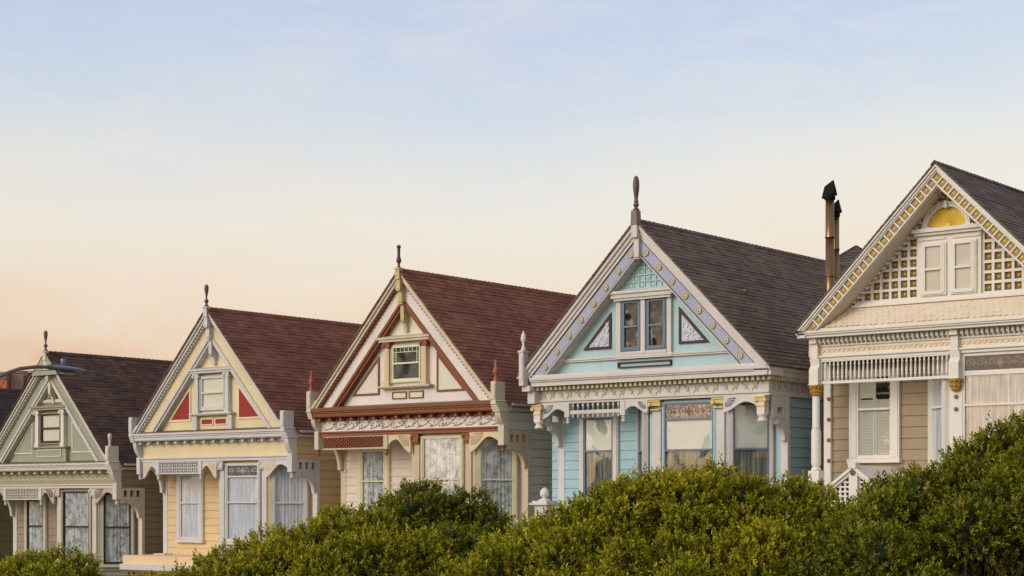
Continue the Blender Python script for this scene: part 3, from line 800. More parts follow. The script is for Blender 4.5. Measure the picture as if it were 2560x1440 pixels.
    # gable boards
    m = MB(); gb.strip(m, 0, .12, -.04, .3); gb.strip(m, .12, .24, .01, .3); gb.strip(m, .24, .35, .05, .3); h.part(m, 'rake_moulding', tr)
    m = MB(); gb.strip(m, .35, .385, .07, .3); gb.strip(m, .735, .765, .07, .3); h.part(m, 'rake_line', dk)
    m = MB(); gb.strip(m, .385, .735, .08, .3); h.part(m, 'rake_board', lav)
    m = MB(); gb.strip(m, .765, .8, .06, .4); gb.strip(m, .8, .835, .17, .4); h.part(m, 'soffit', tr)
    ring = None
    for s in (-1, 1):
        for i in range(8):
            z = 5.87 - i * .367; x = s * gb.w(z, .56)
            if ring is None:
                a = MB(); a.arc(0, h.g, .07, .022, 0, 2 * pi, -.035, 0, 14); a.disc(0, h.g, .05, -.02, 0, 12); a.dome(0, -.02, h.g, .035, .02)
                ring = h.part(a, 'rosette', paint('pale gold rosettes', (196, 174, 108), .45))
                b = MB(); b.disc(0, h.g, .055, -.024, -.02, 12); cn = h.part(b, 'rosette_centre', bl, ring); r0 = ring; c0 = cn
            else:
                r0 = ring.copy(); COL.objects.link(r0); r0.parent = h.root; c0 = cn.copy(); COL.objects.link(c0); c0.parent = r0
            r0.location = (x, .08, z - h.g)
    gy = .36
    m = MB(); m.prY([gb.pt(-1, .8, z1), gb.pt(1, .8, z1), (0, gb.ztop(.8))], gy, gy + .05); h.part(m, 'gable_wall', bl)
    m = MB(); lat = .16; zb = 5.08
    for i in range(-5, 6):
        x = i * lat; zt = min(gb.za - (abs(x) + .84) * gb.k, 9)
        if zt > zb: m.box(x - .014, x + .014, gy - .03, gy + .01, zb, zt)
    for j in range(0, 5):
        z = zb + j * lat; w = gb.w(z, .84)
        m.box(-w, w, gy - .035, gy + .01, z - .014, z + .014)
    for i in range(-4, 4):
        for j in range(0, 4):
            x = (i + .5) * lat; z = zb + (j + .5) * lat
            if abs(x) + .06 < gb.w(z + .06, .84) and (i + j) % 2: m.box(x - .045, x + .045, gy - .02, gy + .01, z - .045, z + .045)
    h.part(m, 'gable_lattice', bl)
    m = MB(); m.box(-.82, .82, gy - .16, gy, 4.8, 4.86); m.box(-.88, .88, gy - .2, gy, 4.86, 4.96); m.box(-.98, .98, gy - .245, gy, 4.96, 5.03); h.part(m, 'window_hood', tr)
    for s in (-1, 1):
        window(h, s * .36, gy, 0, .4, 3.66, 4.74, 4.17, sash, sash, 'dark', M['dark'], cw=.05, sill=False, head=False, proud=.07, glass=M['glass old'])
    m = MB(); m.box(-.79, -.67, gy - .08, gy, 3.5, 4.8); m.box(.67, .79, gy - .08, gy, 3.5, 4.8); m.box(-.06, .06, gy - .11, gy, 3.5, 4.8); m.box(-.67, .67, gy - .1, gy, 3.5, 3.57)
    h.part(m, 'window_surround', tr)
    m = MB()
    w = gb.w(3.4, .85); m.box(-w, w, gy - .07, gy, 3.4, 3.44); m.box(-w, w, gy - .1, gy, 3.44, 3.475); m.box(-.82, .82, gy - .09, gy, 3.4, 3.5); h.part(m, 'gable_band', tr)
    m = MB()
    for a in ((-.77, .77, 3.19, 3.22), (-.77, .77, 3.3, 3.33), (-.77, -.74, 3.22, 3.3), (.74, .77, 3.22, 3.3)): m.box(a[0], a[1], gy - .06, gy, a[2], a[3])
    h.part(m, 'apron_panel', dk)
    m = MB(); m.box(-gb.w(3.1, .86), gb.w(3.1, .86), gy - .08, gy, z1, 3.13); h.part(m, 'gable_plinth', tr)
    for s in (-1, 1):
        A = (s * .98, 3.68); B = (s * 1.82, 3.68); Cc = (s * .98, 4.56)
        a_ = (s * 1.04, 3.74); b_ = (s * 1.68, 3.74); c_ = (s * 1.04, 4.4)
        m = MB(); 
        for p in ((A, B, b_, a_), (B, Cc, c_, b_), (Cc, A, a_, c_)): m.prY(list(p), gy - .04, gy + .005)
        o = h.part(m, 'gable_panel', dk)
        m = MB(); m.prY([a_, b_, c_], gy - .012, gy + .004); h.part(m, 'panel_field', paint('pale lilac', (196, 200, 214)), o)
        m = MB()
        for (ux, uz, r, a0, a1) in ((1.2, 3.9, .1, 0, 5.2), (1.2, 3.9, .045, 1, 6.5), (1.42, 3.84, .07, .5, 5), (1.15, 4.12, .07, -1, 4), (1.12, 4.27, .04, 0, 5), (1.33, 4.0, .05, 2, 7), (1.55, 3.79, .035, 0, 5)):
            if s > 0: m.arc(ux, uz, r, .025, a0, a1, gy - .035, gy - .01, 12)
            else: m.arc(-ux, uz, r, .025, pi - a1, pi - a0, gy - .035, gy - .01, 12)
        h.part(m, 'panel_scroll', paint('scroll white', (214, 214, 220)), o)
    # king post, finial
    m = MB(); m.prY([(-.09, za - .1), (.09, za - .1), (.075, za + .24), (-.075, za + .24)], -.125, .06); kq = h.part(m, 'king_post', paint('weathered post', (132, 118, 100)))
    m = MB(); m.box(-.08, .08, -.11, .03, za - .4, za - .1); m.box(-.07, .07, -.02, .1, za - .86, za - .4); m.box(-.055, .055, .02, .12, za - .9, za - .86); h.part(m, 'apex_bracket', tr)
    m = MB(); m.lathe(0, -.02, [(r * .9, za + .24 + z) for r, z in FIN_B], 16); h.part(m, 'ridge_finial', simple('bronze brown', (92, 68, 58), .45))
    roof(h, gb, shingle_mat('charcoal shingles', (90, 76, 68), (110, 94, 84)), -.08, yb + .1, over=.03, clip=.33, cut=.02)
    m = MB(); m.lathe(1.72, 2.1, [(.05, 4.85), (.05, 5.02), (.07, 5.03), (.06, 5.07), (.02, 5.09)], 10); h.part(m, 'roof_vent', simple('vent grey', (120, 114, 104)))
    # left corner block with finial
    m = MB(); m.box(-3.47, -3.33, -.14, .06, zc + .02, 3.68); m.box(-3.49, -3.31, -.16, .08, 3.68, 3.73); m.box(-3.445, -3.355, -.155, -.14, zc + .15, 3.6)
    m.box(-3.45, -3.2, -.04, .34, zc - .12, zc + .02); m.box(-3.38, -3.16, .1, .38, zm + .02, zc - .12); h.part(m, 'corner_block', tr)
    m = MB(); m.lathe(-3.4, -.04, [(.06, 3.73), (.07, 3.77), (.04, 3.8), (.05, 3.83), (.03, 3.87), (.035, 3.93), (.065, 4.0), (.07, 4.06), (.05, 4.13), (.02, 4.2), (.005, 4.24)], 12); h.part(m, 'corner_finial', paint('white finial', (222, 216, 208)))
    # corner pendants with gold capitals
    for xx in (-3.18, 3.26):
        m = MB(); m.box(xx - .1, xx + .1, .22, .42, zm - .42, zm); m.lathe(xx, .32, [(.13, zm - .42), (.13, zm - .45), (.075, zm - .49), (.1, zm - .53), (.12, zm - .57), (.12, zm - .6)], 14); o = h.part(m, 'pendant', paint('warm white', (220, 208, 196)))
        m = MB(); m.box(xx - .14, xx + .14, .18, .44, zm - .05, zm - .02); m.box(xx - .125, xx + .125, .2, .43, zm - .14, zm - .05)
        for q in (-1, 1): m.disc(xx + q * .12, zm - .11, .05, .17, .3, 10)
        m.box(xx - .115, xx + .115, .2, .43, zm - .26, zm - .235); h.part(m, 'capital', paint('gilded cream', (214, 188, 124)), o)
    navy = paint('navy rays', (58, 72, 104))
    fan_bracket(h, -3.06, -2.36, zm, False, .36, ys - .04, ys + .02, tr, navy, lip=.22)
    fan_bracket(h, -.55, .1, zm, True, .3, ys - .04, ys + .02, tr, navy, lip=.22)
    fan_bracket(h, 2.22, 3.14, zm, False, .36, ys - .04, ys + .02, tr, navy, lip=.25)
    for xx in (-2.3, -.62):
        m = MB(); m.box(xx - .07, xx + .07, ys - .06, ys + .06, zm - .34, zm); o = h.part(m, 'drop_post', tr)
        m = MB(); pendant(m, xx, ys, zm - .34, .05); h.part(m, 'drop_finial', tr, o)
    m = MB(); m.box(-2.22, -.7, ys - .03, ys + .03, zm - .27, zm - .18)
    for i in range(10):
        x = -2.14 + i * .152
        m.lathe(x, ys, [(.022, zm - .01), (.022, zm - .03), (.045, zm - .06), (.02, zm - .09), (.02, zm - .18)], 8)
        m.lathe(x, ys, [(.02, zm - .27), (.025, zm - .31), (.03, zm - .34), (.01, zm - .37)], 8)
    h.part(m, 'spindle_rail', tr)
    for xx in (.27, 2.04):
        m = MB(); m.box(xx - .12, xx + .12, by - .06, by, g + 1, zm - .25); o = h.part(m, 'bay_column', tr)
        m = MB(); m.box(xx - .165, xx + .165, by - .17, by, zm - .05, zm - .01); m.box(xx - .14, xx + .14, by - .14, by, zm - .14, zm - .05)
        for q in (-1, 1): m.disc(xx + q * .14, zm - .11, .05, by - .18, by - .04, 10)
        m.box(xx - .135, xx + .135, by - .14, by, zm - .25, zm - .22); h.part(m, 'capital', paint('gilded cream', (214, 188, 124)), o)
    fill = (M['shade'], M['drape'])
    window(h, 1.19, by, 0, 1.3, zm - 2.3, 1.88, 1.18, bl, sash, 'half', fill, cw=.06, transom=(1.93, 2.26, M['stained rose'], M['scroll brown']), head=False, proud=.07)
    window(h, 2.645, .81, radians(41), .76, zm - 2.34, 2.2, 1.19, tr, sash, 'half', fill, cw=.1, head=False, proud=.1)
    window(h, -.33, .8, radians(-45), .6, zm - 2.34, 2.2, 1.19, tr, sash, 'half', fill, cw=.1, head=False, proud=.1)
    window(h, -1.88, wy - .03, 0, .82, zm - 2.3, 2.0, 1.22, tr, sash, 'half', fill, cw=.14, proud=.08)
    m = MB(); m.box(-3.2, -1.0, -.4, wy, -.9, -.62); m.box(-3.3, -.9, -.5, wy, -.62, -.5); h.part(m, 'porch_roof', bl)
    m = MB(); m.box(-2.65, -2.29, -.55, -.2, -.62, -.12); m.box(-2.75, -2.19, -.65, -.1, -.12, -.07); m.box(-2.69, -2.25, -.6, -.15, -.07, -.02); np_ = h.part(m, 'newel_post', tr)
    m = MB(); m.lathe(-2.47, -.38, [(.17, -.02), (.14, .01), (.06, .04), (.05, .06), (.1, .09), (.12, .14), (.115, .2), (.08, .26), (.03, .3), (.01, .31)], 14); h.part(m, 'newel_finial', paint('white urn', (216, 214, 208)), np_)
    m = MB(); m.box(-1.7, -.8, wy - .12, wy - .02, g + .9, g + 3.2); h.part(m, 'front_door', dk)
blue_house()

def white_house():
    cx, za, z1, zc, zm = -15.9, 7.07, 3.75, 3.6, 3.1
    h = House('white_house', cx, zc - 9.6, 'cream white house with yellow sunburst and gold studded lattice gable'); g = h.g
    gb = Gable(-.03, za, 3.33, z1)
    tr = paint('ivory trim', (222, 216, 206), wear=.4); cr = paint('cream peach paint', (226, 212, 192)); tp = paint('taupe siding white', (160, 140, 114)); sq = paint('khaki squares', (150, 130, 102))
    dkt = paint('dark taupe recess', (104, 84, 62)); gold = M['gold bright']; cg = simple('gilt capital', (176, 136, 56), .4)
    wx, wy, by, yb, ys = 3.3, 1.3, .5, 15.0, .4
    m = MB(); m.box(-wx + .03, wx - .03, ys + .02, yb, zm + .02, zc); m.box(-wx + .03, wx - .03, wy, yb - .01, g, zm + .01)
    m.prY([(-wx, zc - .01), (wx, zc - .01), (0, za - .14)], .68, yb - .3)
    siding(m, (-wx, wy - .03), (-.6, wy - .03), g, zm, zm, sp=.247); siding(m, (wx, wy + .02), (wx, yb), g, zm, zm, sp=.247); siding(m, (-wx, yb), (-wx, wy), g, zc, zc, sp=.247)
    h.part(m, 'wall', tp)
    m = MB(); m.prZ([(.02, by), (2.4, by), (3.1, wy + .01), (-.75, wy + .01)], g + .5, zm + .005); h.part(m, 'bay', tr)
    # rakes
    m = MB(); gb.strip(m, 0, .06, -.11, .3); gb.strip(m, .06, .125, -.07, .3); gb.strip(m, .125, .165, -.04, .3); gb.strip(m, .415, .45, -.04, .3); h.part(m, 'rake_moulding', tr)
    m = MB(); gb.strip(m, .165, .415, -.005, .25); rk = h.part(m, 'rake_board', sq)
    m = MB(); d = MB(); L = hypot(1, gb.k); n = 25
    zt_, zb_ = gb.ztop(.29), z1 + .09
    for s in (-1, 1):
        for i in range(n):
            z = zt_ - (i + .0) * (zt_ - zb_) / (n - 1)
            x, _ = gb.pt(s, .29, z)
            if s < 0 or i > 0: d.dome(x, -.006, z, .045, .02, 10, 2)
            if i < n - 1:
                z2 = zt_ - (i + .5) * (zt_ - zb_) / (n - 1); x2, _ = gb.pt(s, .29, z2)
                ux, uz = 1 / L * s, -gb.k / L; nx, nz = gb.k / L * s, 1 / L
                q = lambda u, v: (x2 + u * ux + v * nx, z2 + u * uz + v * nz)
                m.prY([q(-.016, -.1), q(.016, -.1), q(.016, .1), q(-.016, .1)], (.015 if s < 0 else .0175) - .05, .0)
    h.part(m, 'rake_bars', tr, rk); h.part(d, 'gold_studs', gold, rk)
    gy = .62
    m = MB(); gb.strip(m, .45, .485, .0, gy + .04); so = h.part(m, 'soffit', paint('soffit cream', (206, 192, 170)))
    m = MB()
    for s in (-1, 1):
        for i in range(27):
            z = gb.ztop(.52) - i * .1
            if z < z1 + .6: break
            x, _ = gb.pt(s, .52, z); m.box(x - .03, x + .03, gy - .16, gy, z - .025, z + .025)
    gb.strip(m, .485, .54, gy - .05, gy + .02, zb=z1 + .55)
    h.part(m, 'soffit_brackets', tr, so)
    m = MB(); m.prY([gb.pt(-1, .475, z1), gb.pt(1, .475, z1), (0, gb.ztop(.475))], gy, gy + .05); h.part(m, 'gable_wall', dkt)
    # lattice with studs
    zb = z1 + .6
    p = .218
    for s in (-1, 1):
        m = MB(); d = MB(); r_ = MB()
        i = 0
        while True:
            x = .74 + i * p
            zt = gb.za - (x + .52) * gb.k
            if zt < zb + .05: break
            m.box(min(s * x - .03, s * x + .03), s * x + .03, gy - .06, gy - .0, zb, zt); i += 1
        j = 0
        while True:
            z = zb + j * p; w = gb.w(z, .52)
            if w < .8: break
            xa, xb = (.71, w); m.box(min(s * xa, s * xb), max(s * xa, s * xb), gy - .065, gy, z - .03, z + .03)
            j += 1
        for i in range(10):
            for j in range(8):
                x = .74 + (i + .5) * p; z = zb + (j + .5) * p
                if x + .02 < gb.w(z, .52):
                    r_.arc(s * x, z, .062, .012, 0, 2 * pi, gy - .02, gy, 10); d.dome(s * x, gy - .002, z, .042, .035, 10, 2)
        lt = h.part(m, 'gable_lattice', tr); h.part(d, 'gold_studs', M['gold'], lt); h.part(r_, 'stud_rings', sq, lt)
    # palladian window group with sunburst
    m = MB(); m.box(-.72, .72, gy - .12, gy, z1 + .57, 5.66); pf = m
    for (z, zz) in ((4.33, 5.66),):
        pass
    m.box(-.76, .76, gy - .2, gy, 5.66, 5.72); m.box(-.8, .8, gy - .26, gy, 5.72, 5.8); m.box(-.7, -.08, gy - .15, gy, 5.56, 5.6); m.box(.08, .7, gy - .15, gy, 5.56, 5.6)
    m.arc(-.04, 5.8, .485, .09, 0, pi, gy - .16, gy, 24); m.arc(-.04, 5.8, .53, .035, 0, pi, gy - .19, gy, 24)
    m.box(-.075, -.005, gy - .22, gy - .1, 6.21, 6.37); m.box(-.62, -.4, gy - .165, gy, 5.79, 5.835); m.box(.34, .56, gy - .165, gy, 5.79, 5.835)
    ws = h.part(m, 'window_surround', tr)
    m = MB(); m.prY([(-.04 + .44 * cos(pi * i / 20), 5.8 + .44 * sin(pi * i / 20)) for i in range(21)], gy - .06, gy)
    for i in range(24):
        a = pi * (i + .5) / 24; m.prY([(-.04 + .05 * cos(a), 5.81 + .05 * sin(a)), (-.04 + .43 * cos(a - .035), 5.81 + .43 * sin(a - .035)), (-.04 + .43 * cos(a + .035), 5.81 + .43 * sin(a + .035))], gy - .072, gy - .06)
    m.dome(-.04, gy - .06, 5.85, .07, .04); h.part(m, 'sunburst', paint('sunburst yellow', (228, 194, 58), .45, .3), ws)
    m = MB(); m.lathe(-.04, gy - .1, [(.06, 6.37), (.035, 6.4), (.05, 6.44), (.06, 6.47), (.03, 6.52), (.01, 6.56)], 10); h.part(m, 'keystone', M['gold'], ws)
    for s in (-1, 1):
        window(h, s * .34, gy - .1, 0, .36, 4.45, 5.42, 4.93, tr, tr, 'blind', M['blind beige'], cw=.07, sill=False, head=False, proud=.06, glass=M['glass dull'])
    # mould under lattice and shingled skirt
    w = gb.w(z1 + .57, .55); m = MB(); m.box(-w, w, gy - .14, gy, z1 + .53, z1 + .585); m.box(-w - .05, w + .05, gy - .2, gy, z1 + .48, z1 + .53); h.part(m, 'gable_band', tr)
    m = MB(); n = 5
    for i in range(n):
        t0, t1 = i / n, (i + 1) / n
        yA, zA = gy - .12 - (gy - .2) * t0 ** 1.3, z1 + .5 - .45 * t0; yB, zB = gy - .12 - (gy - .2) * t1 ** 1.3, z1 + .5 - .45 * t1
        x = -gb.w(zB, .5) + .05
        while x < gb.w(zB, .5):
            o = random.uniform(0, .012)
            m.add([(x, yA, zA + .01), (x + .137, yA, zA + .01), (x + .138, yB - .008, zB + .022 - o), (x + .105, yB - .011, zB + .004 - o), (x + .035, yB - .011, zB + .004 - o), (x, yB - .008, zB + .022 - o)], [(0, 5, 4, 3, 2, 1)])
            x += .14
        m.add([(-gb.w(zB, .5), yA, zA - .01), (gb.w(zB, .5), yA, zA - .01), (gb.w(zB, .5), yB, zB - .015), (-gb.w(zB, .5), yB, zB - .015)], [(0, 3, 2, 1)])
    m.box(-2.95, 2.95, .02, gy, z1 - .01, z1 + .035)
    h.part(m, 'shingle_skirt', paint('peach shingles', (226, 208, 186), wear=.8))
    # entablature
    prof = [(0, .15), (0, .1), (.03, .08), (.03, .06), (.08, .04), (.08, 0)]
    m = MB(); m.prX([(p_, zc + q) for p_, q in prof] + [(.6, zc), (.6, zc + .15)], -3.42, 3.42)
    m.prY([(-3.42 + p_, zc + q - .001) for p_, q in prof] + [(-3.2, zc - .001), (-3.2, zc + .149)], .03, yb); m.prY([(3.42 - p_, zc + q - .001) for p_, q in prof] + [(3.2, zc - .001), (3.2, zc + .149)], .03, yb)
    h.part(m, 'cornice', tr)
    m = MB(); m.box(-wx, wx, ys, ys + .06, zm + .1, zc + .002); m.box(-wx - .01, -wx + .04, ys + .06, yb, zm, zc + .002); fr = h.part(m, 'frieze', cr)
    m = MB(); x = -3.0
    while x < 3.2: m.box(x, x + .06, ys - .14, ys + .01, zc - .11, zc - .01); m.box(x + .03, x + .06, ys - .12, ys + .01, zc - .14, zc - .11); x += .112
    m.box(-3.0, 3.2, ys - .04, ys + .01, zc - .19, zc - .15); h.part(m, 'dentils', tr)
    m = MB(); x = -2.95
    while x < 3.2: m.arc(x, zm + .24, .05, .02, pi, 2 * pi, ys - .02, ys + .005, 6); m.disc(x, zm + .235, .04, ys - .012, ys + .002, 10); x += .122
    m.box(-3, 3.2, ys - .025, ys + .005, zm + .24, zm + .26); h.part(m, 'scallops', paint('scallop ivory', (222, 206, 182)), fr)
    m = MB(); m.prX([(ys - .09, zm + .1), (ys - .09, zm + .07), (ys - .04, zm + .05), (ys - .04, zm), (ys + .1, zm), (ys + .1, zm + .1)], -3.05, wx); h.part(m, 'moulding', tr)
    for xx in (-3.1, .22, 3.17):
        m = MB(); m.box(xx - .09, xx + .09, .2, ys + .1, zc - .12, zc - .0); m.box(xx - .08, xx + .08, .28, ys + .1, zm + .05, zc - .12); m.prX([(.28, zm + .05), (.32, zm - .1), (.24, zm - .2), (.24, zm - .52), (ys + .12, zm - .52), (ys + .12, zm + .05)], xx - .11, xx + .11)
        m.box(xx - .125, xx + .125, .22, ys + .13, zm - .54, zm - .52); o = h.part(m, 'pilaster', tr)
        m = MB()
        m.lathe(xx, .37, [(.16, zm - .545), (.15, zm - .58), (.11, zm - .6), (.13, zm - .65), (.1, zm - .7), (.115, zm - .74), (.09, zm - .79)], 10)
        for i in range(10):
            a = 2 * pi * i / 10
            for zz, rr in ((zm - .6, .13), (zm - .69, .11)):
                m.tube([(xx + .08 * cos(a), .37 + .08 * sin(a), zz - .07), (xx + rr * cos(a), .37 + rr * sin(a), zz - .01), (xx + (rr + .03) * cos(a), .37 + (rr + .03) * sin(a), zz + .02), (xx + (rr + .035) * cos(a), .37 + (rr + .035) * sin(a), zz - .005)], [.02, .022, .016, .006], 5)
        h.part(m, 'capital', cg, o)
    m = MB(); x = -3.05; zz = zm - .79
    m.lathe(-3.1, .37, [(.085, zz), (.085, zz - .66), (.092, zz - .67), (.092, zz - .69), (.085, zz - .7), (.11, zz - .78), (.11, zz - 1.5), (.1, zz - 1.54), (.08, zz - 1.57), (.1, zz - 1.6), (.115, zz - 1.62), (.115, zz - 1.66)], 18)
    m.box(-3.23, -2.97, .24, .5, g + 2.6, zz - 1.66); h.part(m, 'porch_column', tr)
    m = MB(); m.box(.1, .33, by - .1, by, g + 1, zm - .79); bc = h.part(m, 'bay_column', tr)
    m = MB(); m.box(2.15, 2.4, by - .13, by, g + 1, zm - .02); h.part(m, 'bay_column', tr)
    m = MB(); m.box(-wx - .05, -wx + .12, wy - .12, wy + .1, g, zm); cb = h.part(m, 'corner_board', tr)
    bronze = simple('bronze rosette', (128, 88, 66), .45)
    r0 = None
    for (x, y, z, par) in [(-3.215, wy - .12, 2.29 - i * .466, cb) for i in range(4)] + [(.215, by - .1, 2.18, bc), (.215, by - .1, 1.92, bc)]:
        m = MB(); m.arc(x, z, .04, .02, 0, 2 * pi, y - .02, y, 10); m.dome(x, y, z, .035, .03, 10, 2); h.part(m, 'rosette', bronze, par)
    # hanging balustrade
    m = MB(); m.box(-3.06, .05, ys - .04, ys + .04, zm - .52, zm - .46); m.box(-3.06, .05, ys - .03, ys + .03, zm - .03, zm)
    h.part(m, 'balustrade_rail', tr)
    m = MB()
    m.lathe(0, 0, [(.02, -.46), (.02, -.4), (.032, -.37), (.022, -.34), (.03, -.28), (.016, -.12), (.03, -.1), (.018, -.08), (.02, -.03)], 8)
    sp = m.build('baluster', tr, h.root)
    n = 30
    for i in range(n):
        o = sp if i == 0 else sp.copy()
        if i: COL.objects.link(o); o.parent = h.root
        o.location = (-2.98 + i * (2.98) / (n - 1), ys, zm - h.g)
    shm = (paint('shutter white', (214, 210, 192)), M['dark'])
    window(h, -2.1, wy - .03, 0, .78, .98, 2.75, 2.03, tr, tr, 'shutter', shm, cw=.18, proud=.09)
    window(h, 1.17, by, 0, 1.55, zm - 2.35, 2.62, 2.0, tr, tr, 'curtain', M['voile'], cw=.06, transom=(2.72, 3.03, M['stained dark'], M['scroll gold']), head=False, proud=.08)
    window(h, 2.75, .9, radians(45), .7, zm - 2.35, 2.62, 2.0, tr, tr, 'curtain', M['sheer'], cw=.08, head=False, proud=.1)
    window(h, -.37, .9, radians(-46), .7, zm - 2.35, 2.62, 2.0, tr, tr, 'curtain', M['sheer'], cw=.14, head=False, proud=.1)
    # entry porch gable
    pg = Gable(-1.62, .74, 1.15, -.1)
    m = MB()
    def pp(off, z): return [(-1.62 - pg.w(z, off), z), (-1.62, pg.ztop(off)), (-1.62 + pg.w(z, off), z)]
    def st(a, b, y0, y1):
        A, B = pp(a, -.1), pp(b, -.1)
        m.prY([A[0], A[1], B[1], B[0]], y0, y1); m.prY([A[1], A[2], B[2], B[1]], y0, y1)
    st(0, .1, -.75, 1.2); st(.1, .2, -.7, -.3); m.box(-1.72, -1.52, -.72, -.6, -.1, .6); m.box(-2.8, -.44, -.74, -.3, -.25, -.1)
    m.box(-1.71, -1.53, -.78, -.6, .68, .8)
    for i in range(-7, 8):
        x = -1.62 + i * .115
        if abs(i) > 0: zt = .74 - (abs(x + 1.62) + .2) * pg.k; m.box(x - .02, x + .02, -.64, -.6, -.1, max(zt, -.09))
    for j in range(6):
        z = -.02 + j * .1; w = pg.w(z, .2)
        if w > .1: m.box(-1.62 - w, -1.62 + w, -.65, -.605, z - .018, z + .018)
    po = h.part(m, 'porch_gable', tr)
    m = MB(); m.prY([(-1.62 - pg.w(-.1, .15), -.1), (-1.62, pg.ztop(.15)), (-1.62 + pg.w(-.1, .15), -.1)], -.58, -.55); h.part(m, 'porch_panel', dkt, po)
    m = MB(); m.arc(-1.62, .58, .05, .02, 0, 2 * pi, -.745, -.72, 10); m.dome(-1.62, -.72, .58, .04, .03); h.part(m, 'rosette', bronze, po)
    m = MB(); m.box(-2.6, -2.4, -.6, -.4, g, -.25); m.box(-.84, -.64, -.6, -.4, g, -.25); h.part(m, 'porch_post', tr)
    m = MB(); m.box(-1.7, -.8, wy - .12, wy - .02, g + .9, g + 3.2); h.part(m, 'front_door', dkt)
    roof(h, gb, shingle_mat('slate shingles', (84, 74, 68), (106, 94, 86)), -.13, yb + .1, over=.05)
    # steel flues
    steel = simple('brushed steel flue', (156, 120, 82), .28, .9, var=.5, scale=2.5); black = simple('sooty black cap', (9, 8, 8), .95)
    for (x, y, zt, r) in ((-3.53, 1.8, 6.97, .102), (-3.55, 2.13, 6.62, .078)):
        m = MB(); m.lathe(x, y, [(r, 3.0), (r, 6.05 if r > .09 else 5.8)], 18); m.lathe(x, y, [(r * 1.06, 6.05 if r > .09 else 5.8), (r * 1.14, 6.07 if r > .09 else 5.83), (r, 6.1 if r > .09 else 5.86), (r, zt)], 18)
        m.lathe(x, y, [(r * 1.05, 5.15), (r * 1.05, 5.18)], 18); m.lathe(x, y, [(r * 1.05, 4.4), (r * 1.05, 4.43)], 18)
        fl = h.part(m, 'chimney_pipe', steel)
        m = MB(); s = r / .115
        m.lathe(x, y, [(r * 1.25, zt - .03), (r * 1.2, zt + .1), (r * 1.0, zt + .18)], 16)
        hh = .38 * s
        m.add([(x - .17 * s, y - .12, zt + .0), (x + .15 * s, y - .12, zt + .08), (x + .13 * s, y - .08, zt + .26 * s), (x + .1 * s, y - .02, zt + .2 + .24 * s), (x - .1 * s, y - .1, zt + .3 * s),
               (x - .17 * s, y + .12, zt + .0), (x + .15 * s, y + .12, zt + .08), (x + .13 * s, y + .08, zt + .26 * s), (x + .1 * s, y + .02, zt + .2 + .24 * s), (x - .1 * s, y + .1, zt + .3 * s)],
              [(0, 1, 2, 3, 4), (9, 8, 7, 6, 5), (0, 4, 9, 5), (4, 3, 8, 9), (3, 2, 7, 8), (2, 1, 6, 7), (1, 0, 5, 6)])
        h.part(m, 'flue_cap', black, fl)
    return h
WH = white_house()

# ------------------------------------------------------------------ buildings behind the row
def rear_house():
    x, z = P(2140, 618, FY + 20)
    r = tag(empty('rear_house', (x, FY + 17 + 3, CZ - 4)), 'dark hipped roof peak beside the steel chimney pipes', 'house', 'houses behind the row')
    zt = z + 4; rm = shingle_mat('rear shingles', (72, 64, 66), (90, 80, 80), .1)
    m = MB(); n = 30; half = 3.9; hh = 3.3
    for i in range(n):
        a, b = i / n, (i + 1) / n
        za, zb = zt - hh * a, zt - hh * b; ra, rb = half * a + .02, half * b + .02
        m.add([(-ra, -ra, za), (ra, -ra, za), (ra, ra, za), (-ra, ra, za), (-rb - .02, -rb - .02, zb + .01), (rb + .02, -rb - .02, zb + .01), (rb + .02, rb + .02, zb + .01), (-rb - .02, rb + .02, zb + .01)],
              [(0, 4, 5, 1), (1, 5, 6, 2), (2, 6, 7, 3), (3, 7, 4, 0), (4, 7, 6, 5)])
    m.build('roof', rm, r)
    for (a, b) in (((-1, -1), 0), ((1, -1), 0), ((-1, 1), 0), ((1, 1), 0)):
        c = MB(); c.tube([(0, 0, zt + .02), (a[0] * half, a[1] * half, zt - hh + .04)], .06, 6); c.build('ridge_cap', rm, r)
    m = MB(); m.box(-half + .4, half - .4, -half + .4, half - .4, 0, zt - hh + .02); m.build('wall', paint('rear wall', (170, 160, 140)), r)
rear_house()

def far_building():
    # flat-roofed block seen beyond the left edge
    D = 84.0
    a = PD(8, 937, D); b = PD(70, 934, D); c = PD(-120, 940, D)
    r = tag(empty('flat_roofed_building', (float(a[0]), float(a[1]), 0)), 'distant flat roofed block with orange and taupe walls, at left edge', 'building', 'houses behind the row')
    ux = np.array([C_, S_]); w = np.array([-S_, C_])
    org = a[:2]
    def T(p): q = p[0] * ux + p[1] * w; return (float(q[0]), float(q[1]), p[2])
    za = float(a[2]); lb = float(np.dot(b[:2] - org, ux)); lc = float(np.dot(c[:2] - org, ux))
    m = MB(T); m.box(.35, .35 + (lb) * .52, 0, 10, 0, za + .1); m.box(.35 + lb * .52, lb, .2, 9, 0, za - .02); m.build('wall', paint('taupe stucco', (146, 118, 108)), r)
    m = MB(T); m.box(lc, .3, -.5, 10, 0, za - .25); o = m.build('annex_wall', paint('orange stucco', (196, 112, 72)), r)
    m = MB(T); m.box(lc, .32, -.55, 10, za - .25, za + .1); m.box(.3, .37 + lb * .52, -.06, 10, za + .1, za + .2); m.build('parapet', paint('taupe parapet', (160, 122, 96)), r)
    m = MB(T); m.tube([(.8, -.3, 0), (.9, -.3, za - 1.0), (1.25, -.3, za - .1), (1.5, -.3, za + .15)], .03, 5); m.build('downpipe', M['dark'], r)
far_building()

